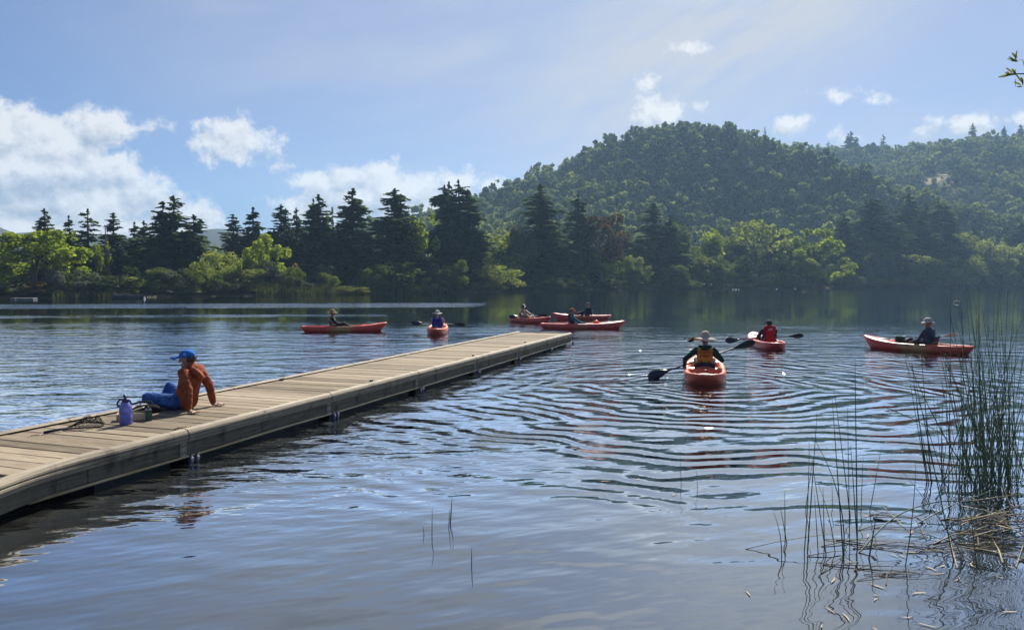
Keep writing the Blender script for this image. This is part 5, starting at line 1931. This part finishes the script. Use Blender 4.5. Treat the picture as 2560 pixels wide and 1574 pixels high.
for i, (txt, z, sz) in enumerate((('COUNTY', .432, .072), ('PARKS', .362, .064))):
    cu = bpy.data.curves.new('lettering', 'FONT')
    cu.body = txt
    cu.size = sz
    cu.align_x = 'CENTER'
    cu.extrude = .002
    cu.offset = .0012
    cu.materials.append(mat('maroon_print', color=(.10, .02, .03), rough=.8))
    o = bpy.data.objects.new('lettering', cu)
    COL.objects.link(o)
    me = bpy.data.meshes.new_from_object(o.evaluated_get(bpy.context.evaluated_depsgraph_get()))
    bpy.data.objects.remove(o)
    me.transform(Matrix.Translation((0, -.010 - .20 * (z - .20 + .02) - .150 + .003 - .012, z)) @ Matrix.Rotation(PI / 2 - .19, 4, 'X'))
    link('lettering', me, v7)
# 8 right: heading left and away, behind the reeds
k8, r8 = kayak('red kayak behind the reeds on the right, pointing left with a green bucket aboard', Vector((11.1, 20.3, 0)), rad(-36), M_kred, 2.95, .78, bowup=.15)
p8, h8 = sitter('person in a cream bucket hat and grey-blue raincoat behind the reeds on the right', on_kayak(k8, r8, -.36, .09), r8,
                [cloth('grey_blue_raincoat', (.065, .090, .135)), cloth('dark_trousers_e', (.03, .035, .05)), SKIN2, HAIRG, SHOE], .016, lh=(-.2, .34, .2), rh=(.16, .36, .2), face=(-.1, 1, -.12), lean=-.01, wide=1.36, k=1.02, hair=False)
brim_hat(p8, h8, cloth('cream_bucket_hat', (.55, .50, .44)), None, .06, .03, .3, .11, 'bucket_hat')
q = on_kayak(k8, r8, .42, .12)
bk = thing('bucket', 'green bucket standing in the kayak in front of the person in the raincoat', 'bucket', q)
m = MB(); m.lathe((0, 0, 0), [(.105, 0), (.135, .25), (.148, .25), (.148, .275), (.128, .275), (.10, .03), (.02, .025)], 20); m.build('pail', mat('green_plastic', color=(.012, .16, .10), rough=.4), bk, True)
m = MB(); m.tube([(.145 * math.cos(a), .0, .26 - .10 * math.sin(a)) for a in np.linspace(0, PI, 11)], .004, 5); m.build('handle', M_white, bk)
q0, q1 = at_y(2340, 842, 20.6), at_y(2397, 837, 20.2)
M_pale = mat('pale_blade', color=(.65, .6, .58), rough=.4)
paddle('paddle with a pale blade sticking out behind the person in the raincoat', q1, q1 + (q0 - q1).normalized() * 2.0, blade=M_pale, twist=1.45)

# ------------------------------------------------------------------ the person on the pier
SH, PA, SK, HA, SO = range(5)
org = Vector((-4.06, 9.14, DZ))
ps = thing('person', 'person in a rust-orange hooded sweatshirt, jeans and blue cap leaning back on the pier', 'person', org)
B = Body()
wv_ = lambda x, y, z: Vector((x, y, z)) - Vector((org.x, org.y, 0)) - UP * DZ
F_ = Vector((-.98, .17, 0)).normalized()
SD = Vector((F_.y, -F_.x, 0))              # his right, away from the camera
pel = Vector((0, 0, .115))
che = -F_ * .085 + UP * .40
shc = -F_ * .095 + UP * .515
B.limb(pel - F_ * .02 - UP * .005, .128, pel - F_ * .03 + UP * .10, .134, SH, SD, 1.24, 1.0)
B.limb(pel - F_ * .03 + UP * .08, .134, che, .138, SH, SD, 1.16, .95)
B.limb(che, .134, shc - UP * .040, .094, SH, SD, 1.38, .92)
B.limb(shc - UP * .01, .060, shc + F_ * .03 + UP * .07, .050, SK)
B.limb(shc - UP * .045 - F_ * .02, .075, shc + UP * .03 - F_ * .005, .070, SH, SD, 1.15, .95)      # gathered neck of the hood
hdc = shc + F_ * .055 + UP * .122
face = (F_ * .95 - SD * .16 - UP * .06)
B.head(hdc, face, UP + F_ * .05, SK, HA, 1.0)
# hood hanging at the back
for q in np.linspace(-1, 1, 5):
    B.limb(shc - F_ * .075 + SD * .09 * q + UP * (.03 - .02 * q * q), .044, shc - F_ * .135 + SD * .055 * q - UP * (.105 - .04 * q * q), .044, SH)
for s, W_, px_, py_, nr in ((-1, None, 472, 1033.0, 0), (1, None, 536, 1013.5, 0)):
    H = on_z(px_, py_, DZ) - org
    H.z = .050
    S_ = shc + SD * (.172 * s) - UP * .030
    la = (H - S_).length * .506
    el, ha = ik(S_, H, la, la, (-F_ * .9 + SD * .35 * s))
    B.limb(S_, .070, el, .056, SH)
    B.limb(el, .055, el.lerp(ha, .93), .043, SH)
    B.limb(el.lerp(ha, .9), .030, ha, .027, SK)
    fw = (-F_ * .85 + SD * .25 * s) if s < 0 else (-F_ * .9 + SD * .3)
    ha2 = Vector((H.x, H.y, .026))
    B.limb(ha, .026, ha2, .024, SK)
    B.hand(ha2, fw, UP, SK, s, 1.0, .10, .30)
# legs: near thigh along the deck, shin folded under; far knee drawn up a little
hipn, hipf = pel - SD * .10 + F_ * .09 - UP * .015, pel + SD * .10 + F_ * .09 - UP * .01
kn = wv_(-4.53, 9.10, DZ + .145)
B.limb(hipn, .105, kn, .074, PA)
B.limb(kn, .072, kn + F_ * .02 + SD * .18 - UP * .085, .058, PA)
an = kn + SD * .30 - F_ * .12 - UP * .09
B.limb(kn + F_ * .01 + SD * .12 - UP * .07, .058, an, .046, PA)
B.limb(an, .042, an - F_ * .16 + SD * .02 - UP * .01, .034, SO, UP, .8, 1.1)
kf = wv_(-4.40, 9.47, DZ + .235)
B.limb(hipf, .104, kf, .076, PA)
af = kf + F_ * .10 - SD * .05 - UP * .185
B.limb(kf, .074, af, .050, PA)
B.limb(af, .044, af + F_ * .15 - UP * .012, .034, SO, UP, .8, 1.1)
M_rust_h = cloth('rust_hoodie', (.34, .085, .035), 9, .55)


def denim(N, p, out):
    tcn = N.node('ShaderNodeTexCoord')
    n = N.noise(tcn.outputs['Object'], 7, 5, .6)
    f = N.noise(tcn.outputs['Object'], 60, 2, .6)
    c = N.mix(N.step(n, .38, .66), (.020, .062, .23), (.075, .18, .43))
    N.put(p.inputs['Base Color'], N.mix(N.m('MULTIPLY', f, .3), c, (.02, .045, .15)))
    bn = N.node('ShaderNodeBump'); bn.inputs['Distance'].default_value = .02; bn.inputs['Strength'].default_value = .6
    N.put(bn.inputs['Height'], n); N.put(p.inputs['Normal'], bn.outputs[0])


body = B.fuse([M_rust_h, mat('blue_denim', denim, rough=.85, spec=.2), SKIN2, HAIRD, SHOE], .0075, 5, folds=.0042)
link('body', body, ps)
c, f, u, sd, k = B.hd
m = MB()
m.sheet([[c + u * (.03 + .086 * math.sin(e)) + (sd * .093 * math.cos(a) + f * (.100 * math.sin(a) - .014)) * math.cos(e) * (1 + .04 * math.sin(a * 9)) for a in np.linspace(PI * 1.06, PI * 1.94, 25)] for e in np.linspace(-.72, 1.4, 11)])
m.build('hair', HAIRD, ps, True)
for s in (-1, 1):
    m = MB(); m.lathe(c + f * .083 + sd * .032 * s + u * .010, [(.002, -.008), (.010, -.004), (.010, .004), (.002, .008)], 8, ax=(sd, u, f)); m.build('eye', M_black, ps)
ball_cap(ps, B.hd, cloth('bright_blue_cap', (.015, .16, .56), 40, .85), .115, emblem=mat('yellow_emblem', color=(.50, .42, .06)), patch=M_white, tilt=-.10)

ps.scale = (.955, .955, .955)

# ------------------------------------------------------------------ bulrushes, dead reeds and the overhanging branch
def reed_look(N, p, out):
    oi = N.node('ShaderNodeObjectInfo')
    g = N.node('ShaderNodeNewGeometry')
    n = N.noise(g.outputs['Position'], 5, 3, .5)
    f = N.m('ADD', N.m('MULTIPLY', oi.outputs['Random'], .6), N.m('MULTIPLY', n, .5), clamp=True)
    N.put(p.inputs['Base Color'], N.ramp(f, [(0.2, (.030, .066, .034)), (.65, (.066, .118, .052)), (.95, (.16, .16, .07))]))


M_reed = mat('bulrush_green', reed_look, rough=.5, spec=.4)
M_dry = noisy('dry_reed', (.20, .15, .085), (.46, .38, .23), 6, .75)
M_dryd = noisy('dark_wet_reed', (.035, .030, .022), (.10, .085, .055), 6, .6)
rr = random.Random(77)
RG = 'single bulrush stems standing in the open water'


def stem_mesh(name, base, top, r, bend, n=7, material=None, below=.25, mid=None):
    """a tapered stem from below the water to its tip; bend pushes the middle aside (in metres)"""
    base, top = Vector(base), Vector(top)
    d = top - base
    if mid is None:
        side = Vector((d.y, -d.x, 0))
        side = side.normalized() if side.length > 1e-5 else Vector((1, 0, 0))
        mid = (base + top) / 2 + Vector((bend, bend * .3, 0))
    else:
        mid = Vector(mid)
    c = mid * 2 - (base + top) / 2
    pts, rs = [], []
    if below:
        d0 = (c - base).normalized()
        pts.append(base - d0 * below); rs.append(r)
    for i in range(n):
        q = i / (n - 1)
        pts.append(base * (1 - q) ** 2 + c * (2 * q * (1 - q)) + top * q * q)
        rs.append(r * (1 - .72 * q ** 1.6))
    m = MB()
    o0 = pts[0].copy()
    m.tube([p - base for p in pts], rs, 5)
    return m.mesh(name, material or M_reed), base


def px_stem(b, t, bend=0.0, r=.0042, lean=None, name='bulrush', label=None, group=RG, parent=None, material=None):
    """b, t = photo pixels of the waterline and of the tip"""
    base = on_z(*b)
    top = at_y(t[0], t[1], base.y + (rr.uniform(-.12, .12) if lean is None else lean))
    me, o = stem_mesh(name, base, top, r, bend, material=material)
    ob = link(name, me, parent)
    ob.location = o if not parent else o - parent.location
    if not parent:
        tag(ob, label, 'reed', group)
    return ob


def v8(x, y):
    return 1800 + x / 2.2434, 900 + y / 2.2434


LONE = [((490, 1080), (545, 290), 0, .0046, 'tall straight bulrush stem, leftmost tall one of the loose group in open water'),
        ((472, 1080), (500, 455), .01, .004, 'bulrush stem leaning right, close left of the leftmost tall stem'),
        ((595, 1090), (515, 555), .0, .004, 'bulrush stem tilted left crossing the leftmost tall stem'),
        ((690, 1090), (630, 225), .0, .0048, 'long bulrush stem tilted left in the middle of the loose group'),
        ((695, 1080), (535, 450), .07, .0046, 'curved bulrush stem bowing to the left in the loose group'),
        ((730, 870), (640, 160), .0, .004, 'long bulrush stem tilted left, standing farther out in the loose group'),
        ((728, 1060), (715, 265), .0, .0036, 'thin upright bulrush stem left of the tallest one in the loose group'),
        ((770, 1050), (757, -10), .0, .0052, 'tallest bulrush stem of the loose group in the open water'),
        ((771, 1040), (733, 480), .0, .0045, 'thick mid-height bulrush stem joined at the foot with the tallest one'),
        ((790, 860), (803, 525), .0, .0035, 'short thin upright stem right of the tallest bulrush'),
        ((840, 850), (905, 490), .0, .0036, 'thin bulrush stem leaning right, right of the tallest one'),
        ((835, 1110), (877, 870), .0, .006, 'short thick dark stub of bulrush leaning right'),
        ((1040, 1150), (1098, 575), .015, .004, 'lone bulrush stem leaning right between the loose group and the dense clump'),
        ((585, 1040), (578, 715), .0, .0042, 'short straight bulrush stub left of the middle of the loose group'),
        ((550, 1075), (530, 750), .0, .0036, 'short thin stem between the leftmost tall stem and the middle ones'),
        ((645, 1075), (550, 690), .02, .0034, 'short bowed thin stem in the middle of the loose group'),
        ((375, 1030), (338, 815), .0, .0036, 'short stem tilted left, at the left end of the loose group'),
        ((345, 1115), (300, 850), .02, .0036, 'short bowed stem farthest left of the loose group'),
        ((365, 1000), (363, 730), .0, .0040, 'short upright stem at the left end of the loose group'),
        ((630, 830), (628, 665), .0, .0030, 'very short thin stem far out behind the loose group'),
        ((1440, 1150), (1385, 700), .0, .0042, 'dark bulrush stem standing alone below the dense clump'),
        ((1310, 1120), (1075, 15), .0, .0046, 'very long bulrush stem slanting left across the front of the dense clump'),
        ((1378, 1130), (1010, 610), .03, .0036, 'thin stem slanting far to the left below the dense clump'),
        ((480, 830), (521, 555), .0, .0034, 'short thin stem behind the leftmost tall stem')]
for b, t, bend, r, lab in LONE:
    px_stem(v8(*b), v8(*t), bend, r, label=lab, group=RG)
for b, t, r, lab in (((1126, 1305), (1130.5, 1243), .0055, 'dark stick standing in the open water near the bottom centre, thickest of the few there'),
                     ((1122, 1320), (1124, 1271), .0035, 'thin stick touching the thickest one near the bottom centre'),
                     ((1080, 1342), (1080.5, 1270), .0035, 'thin upright stick left of the thickest one near the bottom centre'),
                     ((1060, 1337), (1057, 1312), .0028, 'tiny stick farthest left near the bottom centre'),
                     ((1179, 1417), (1179, 1367), .0035, 'thin stick farthest right and lowest near the bottom centre'),
                     ((1703, 1215), (1700, 1130), .0025, 'faint thin stick in the middle of the ring ripples'),
                     ((1744, 1225), (1741, 1172), .0025, 'faint short stick right of the first in the ring ripples')):
    px_stem(b, t, 0.0, r, label=lab, group='sticks standing in the foreground water', lean=0.0)

# left outpost of the dense clump, then the clump itself
clump = thing('bulrush_clump', 'dense clump of tall dark green bulrushes at the right edge, tops above the far shore', 'reeds', on_z(2455, 1200))
small = thing('bulrush_clump', 'slim bundle of a few tall bulrushes just left of the dense clump', 'reeds', on_z(2322, 1205))
for b, t, r in (((2317, 1203), (2279, 905), .0055), ((2328, 1208), (2303, 880), .006), ((2322, 1206), (2290, 1010), .005), ((2330, 1206), (2300, 1060), .0045), ((2318, 1206), (2262, 880), .004)):
    px_stem(b, t, 0.0, r, name='stem', parent=small)
for i in range(128):
    u = rr.random()
    if i < 74:
        bx = rr.choice((rr.gauss(2455, 16), rr.gauss(2500, 22), rr.gauss(2480, 40), rr.gauss(2540, 22), rr.gauss(2420, 30)))
    else:
        bx = rr.uniform(2348, 2600)
    by = rr.uniform(1165, 1235) + (12 if 2430 < bx < 2520 else 0)
    hgt = rr.choice((rr.uniform(.45, 1.0), rr.uniform(.9, 1.5), rr.uniform(1.2, 1.9)))
    base = on_z(bx, by)
    dx_ = rr.gauss(-.05, .16) * hgt
    if rr.random() < .10:
        dx_ += rr.choice((-1, 1)) * .35
    if base.x + dx_ > .69 * base.y + .15 and rr.random() < .3:
        dx_ -= .3
    top = base + Vector((dx_, rr.gauss(0, .12), hgt))
    me, o = stem_mesh('stem', base, top, rr.uniform(.003, .0052), rr.gauss(0, .03))
    ob = link('stem', me, clump)
    ob.location = o - clump.location
# named long ones of the photo's clump
for b, t, bend, r in (((2452, 1210), (2395, 745), .0, .0045), ((2470, 1215), (2445, 722), -.03, .0045), ((2490, 1210), (2418, 716), .0, .005), ((2500, 1205), (2520, 712), .0, .0042),
                      ((2480, 1200), (2537, 735), .03, .0045), ((2478, 1205), (2495, 740), .0, .0045), ((2440, 1215), (2262, 878), -.06, .0055), ((2445, 1190), (2360, 885), .05, .0045),
                      ((2520, 1210), (2455, 770), .0, .0045), ((2462, 1190), (2440, 800), .0, .006)):
    px_stem(b, t, bend, r, name='stem', parent=clump)
# stems that bend right over
for pts, r, lab in (([(2148, 1381), (2240, 1290), (2360, 1252), (2470, 1270), (2520, 1310)], .0055, 'long dark bulrush stem arching right over the water below the dense clump'),
                    ([(2296, 1306), (2380, 1262), (2468, 1230), (2520, 1208)], .0045, 'straight dark stem lying slanted from the water up into the dense clump'),
                    ([(1864, 1371.5), (1960, 1350), (2072, 1334)], .0034, 'thin pale broken stem lying low and pointing left, farthest left of the fallen ones'),
                    ([(2360, 1200), (2395, 1080), (2440, 1012), (2520, 1004)], .0048, 'stem bent over in an arch inside the dense clump'),
                    ([(2360, 1200), (2440, 1090), (2520, 1010), (2575, 985)], .0055, 'thick pale stem slanting up to the right across the dense clump'),
                    ([(2215, 1018), (2320, 1065), (2400, 1120), (2450, 1180)], .0036, 'long thin stem leaning far left out of the dense clump'),
                    ([(2064, 1405), (2080, 1392), (2110, 1390), (2150, 1420), (2182, 1457)], .0030, 'small thin stem looped back down into the water below the loose group')):
    d0 = on_z(*pts[0]).y if pts[0][1] > 1250 else 7.0
    d1 = 6.4 if pts[-1][0] > 2400 else d0
    P = [at_y(x, y, d0 + (d1 - d0) * i / (len(pts) - 1)) for i, (x, y) in enumerate(pts)]
    if pts[0][1] > 1250:
        P[0].z = max(P[0].z, -.02)
    m = MB()
    # smooth the polyline
    Q = []
    for i in range(len(P) - 1):
        p0, p1, p2, p3 = P[max(i - 1, 0)], P[i], P[i + 1], P[min(i + 2, len(P) - 1)]
        for q in np.linspace(0, 1, 6)[:-1]:
            q = float(q)
            Q.append(.5 * ((2 * p1) + (p2 - p0) * q + (2 * p0 - 5 * p1 + 4 * p2 - p3) * q * q + (3 * p1 - p0 - 3 * p2 + p3) * q ** 3))
    Q.append(P[-1])
    m.tube([p - P[0] for p in Q], [r * (1 - .5 * i / len(Q)) for i in range(len(Q))], 5)
    o = m.build('bent_reed', M_dry if 'pale' in lab else M_reed)
    o.location = P[0]
    tag(o, lab, 'reed', 'bent and fallen bulrush stems')
# curled dead leaf catching the light on a reed tip
cl_ = at_y(2392, 757, 7.0)
m = MB(); m.tube([Vector((.035 * math.cos(a) * .9 - .0, 0, .022 * math.sin(a))) for a in np.linspace(.5, 5.4, 12)], [.0038] * 12, 5)
o = m.build('curled_leaf', mat('bleached_leaf', color=(.6, .55, .42), rough=.6)); o.location = cl_
tag(o, 'pale curled dead leaf hanging at a bulrush tip against the dark water', 'leaf')
m = MB(); m.tube([(0, 0, 0), (.03, .0, -.25), (.05, 0, -.9), (.06, 0, -1.75)], [.002, .003, .004, .0045], 5)
st_ = m.build('stem', M_reed, clump); st_.location = cl_ + Vector((.035, 0, 0)) - clump.location

# heap of dead reeds washed up at the foot of the clump
lying = []
for i in range(100):
    if i < 58:
        px, py = rr.gauss(2500, 60), rr.gauss(1318, 38)
    else:
        px, py = rr.uniform(2080, 2620), rr.uniform(1270, 1450)
    c = on_z(px, max(1235, py))
    heap = max(0, 1 - ((px - 2520) / 130) ** 2 - ((py - 1310) / 70) ** 2)
    a = rr.gauss(.15, .55) if rr.random() < .7 else rr.uniform(0, PI)
    L = rr.uniform(.14, .55) if i < 58 else rr.uniform(.2, .7)
    tilt = rr.uniform(-.04, .16) * (heap + .1) * 2
    d = Vector((math.cos(a), math.sin(a), tilt)).normalized()
    z = .004 + heap * rr.uniform(0, .12)
    me, o = stem_mesh('dead_reed', (0, 0, 0), d * L, rr.uniform(.0035, .0072) if i < 58 else rr.uniform(.0025, .0045), 0, 3, rr.choice((M_dry, M_dry, M_dryd)) if i < 58 else rr.choice((M_dry, M_dryd, M_dryd)), below=0, mid=d * L * .5 + Vector((rr.gauss(0, .01), rr.gauss(0, .01), rr.uniform(0, .012))))
    ob = link('dead_reed', me)
    ob.location = Vector((c.x, c.y, z)) - d * L / 2 * Vector((1, 1, 0)).length / 1.4142
    ob.location.z = z
    tag(ob, 'dead broken reed stem in the heap washed up under the dense bulrush clump' if i < 58 else 'dead reed stem floating loose on the water around the dense bulrush clump', 'dead reed',
        'dead reeds heaped under the bulrush clump' if i < 58 else 'loose dead reeds afloat')
# yellowed scraps afloat
for i in range(40):
    px, py = (rr.uniform(2040, 2560), rr.uniform(1290, 1574)) if i < 33 else (rr.uniform(1560, 2500), rr.uniform(1150, 1570))
    c = on_z(px, py)
    m = MB()
    L, w = rr.uniform(.015, .07), rr.uniform(.003, .007)
    cv = rr.gauss(0, .25)
    m.sheet([[(x * L, -w * (1 - x * x) + cv * L * x * x, .003 + .004 * x * x), (x * L, w * (1 - x * x) + .001 + cv * L * x * x, .004)] for x in np.linspace(-1, 1, 5)])
    o = m.build('floating_scrap', M_dry)
    o.location = (c.x, c.y, .002)
    o.rotation_euler = (0, 0, rr.uniform(0, PI))
    tag(o, 'yellowed scrap of dead reed leaf afloat in the right foreground', 'leaf', 'yellowed reed scraps afloat')

# near bank willow: only a tip of one branch reaches into the photo
wb = Vector((5.9, 3.0, 0))
wb.z = float(ground_z(5.9, 3.0)[0])
will = thing('willow_tree', 'willow branch tip with narrow leaves reaching in at the upper right edge', 'tree', wb)
tip = at_y(2530, 185, 5.2)
m = MB(); m.tube([(0, 0, -.2), (.05, .1, 1.2), (-.05, .5, 2.6), (-.1, .7, 3.4)], [.11, .09, .06, .03], 9); m.build('trunk', M_bark, will, True)
j = Vector((-.08, .6, 3.0))
T = tip - wb
m = MB(); m.tube([j, j.lerp(T, .5) + UP * .14, T + Vector((.12, .0, .0)), T], [.03, .014, .006, .003], 7); m.build('limb', M_bark, will, True)
M_wleaf = leaf_mat('narrow_willow_leaf', (.07, .10, .045), (.17, .19, .08), .45)


def leaf_obj(base, d, L, red=False):
    d = d.normalized()
    s = d.cross(Vector((rr.gauss(0, .4), -1, rr.gauss(0, .4)))).normalized()
    m = MB()
    w = L * .11
    m.sheet([[base + d * L * q + UP * (-.10 * L * q * q) - s * w * math.sin(q * PI) ** .8, base + d * L * q + UP * (-.10 * L * q * q + .02 * L * math.sin(q * PI)), base + d * L * q + UP * (-.10 * L * q * q) + s * w * math.sin(q * PI) ** .8] for q in (0, .2, .5, .8, 1)])
    o = m.build('leaf', M_wleaf, will)
    a = o.data.attributes.new('tint', 'FLOAT', 'FACE')
    a.data.foreach_set('value', np.full(len(o.data.polygons), rr.uniform(.1, .9), np.float32))


for tw, n in (((2548, 185), 0), ((2546, 150), 1), ((2556, 205), 2)):
    b = at_y(*tw, 5.2) - wb
    if n:
        m = MB(); m.tube([T + Vector((.10, .0, .0)), b + Vector((.03, 0, 0)), b], [.003, .002, .001], 5); m.build('twig', M_bark, will)
    cen = [(2536, 188), (2541, 152), (2556, 212)][n]
    c0 = at_y(*cen, 5.2) - wb
    for i in range((14, 8, 6)[n]):
        a = rr.uniform(PI * .45, PI * 1.65) if n != 1 else rr.uniform(PI * .3, PI * 1.1)
        leaf_obj(c0 + Vector((rr.gauss(0, .008), rr.gauss(0, .01), rr.gauss(0, .008))), Vector((math.cos(a), rr.gauss(0, .3), math.sin(a))), rr.uniform(.045, .078))
for i in range(90):                                   # the rest of the crown, outside the photo
    a, h = rr.uniform(0, 2 * PI), rr.uniform(2.4, 3.9)
    b = Vector((.25 + .7 * math.cos(a) * rr.random(), -.1 + .55 * math.sin(a) * rr.random(), h))
    leaf_obj(b, Vector((math.cos(a), math.sin(a), rr.uniform(-.9, .3))), rr.uniform(.06, .10))
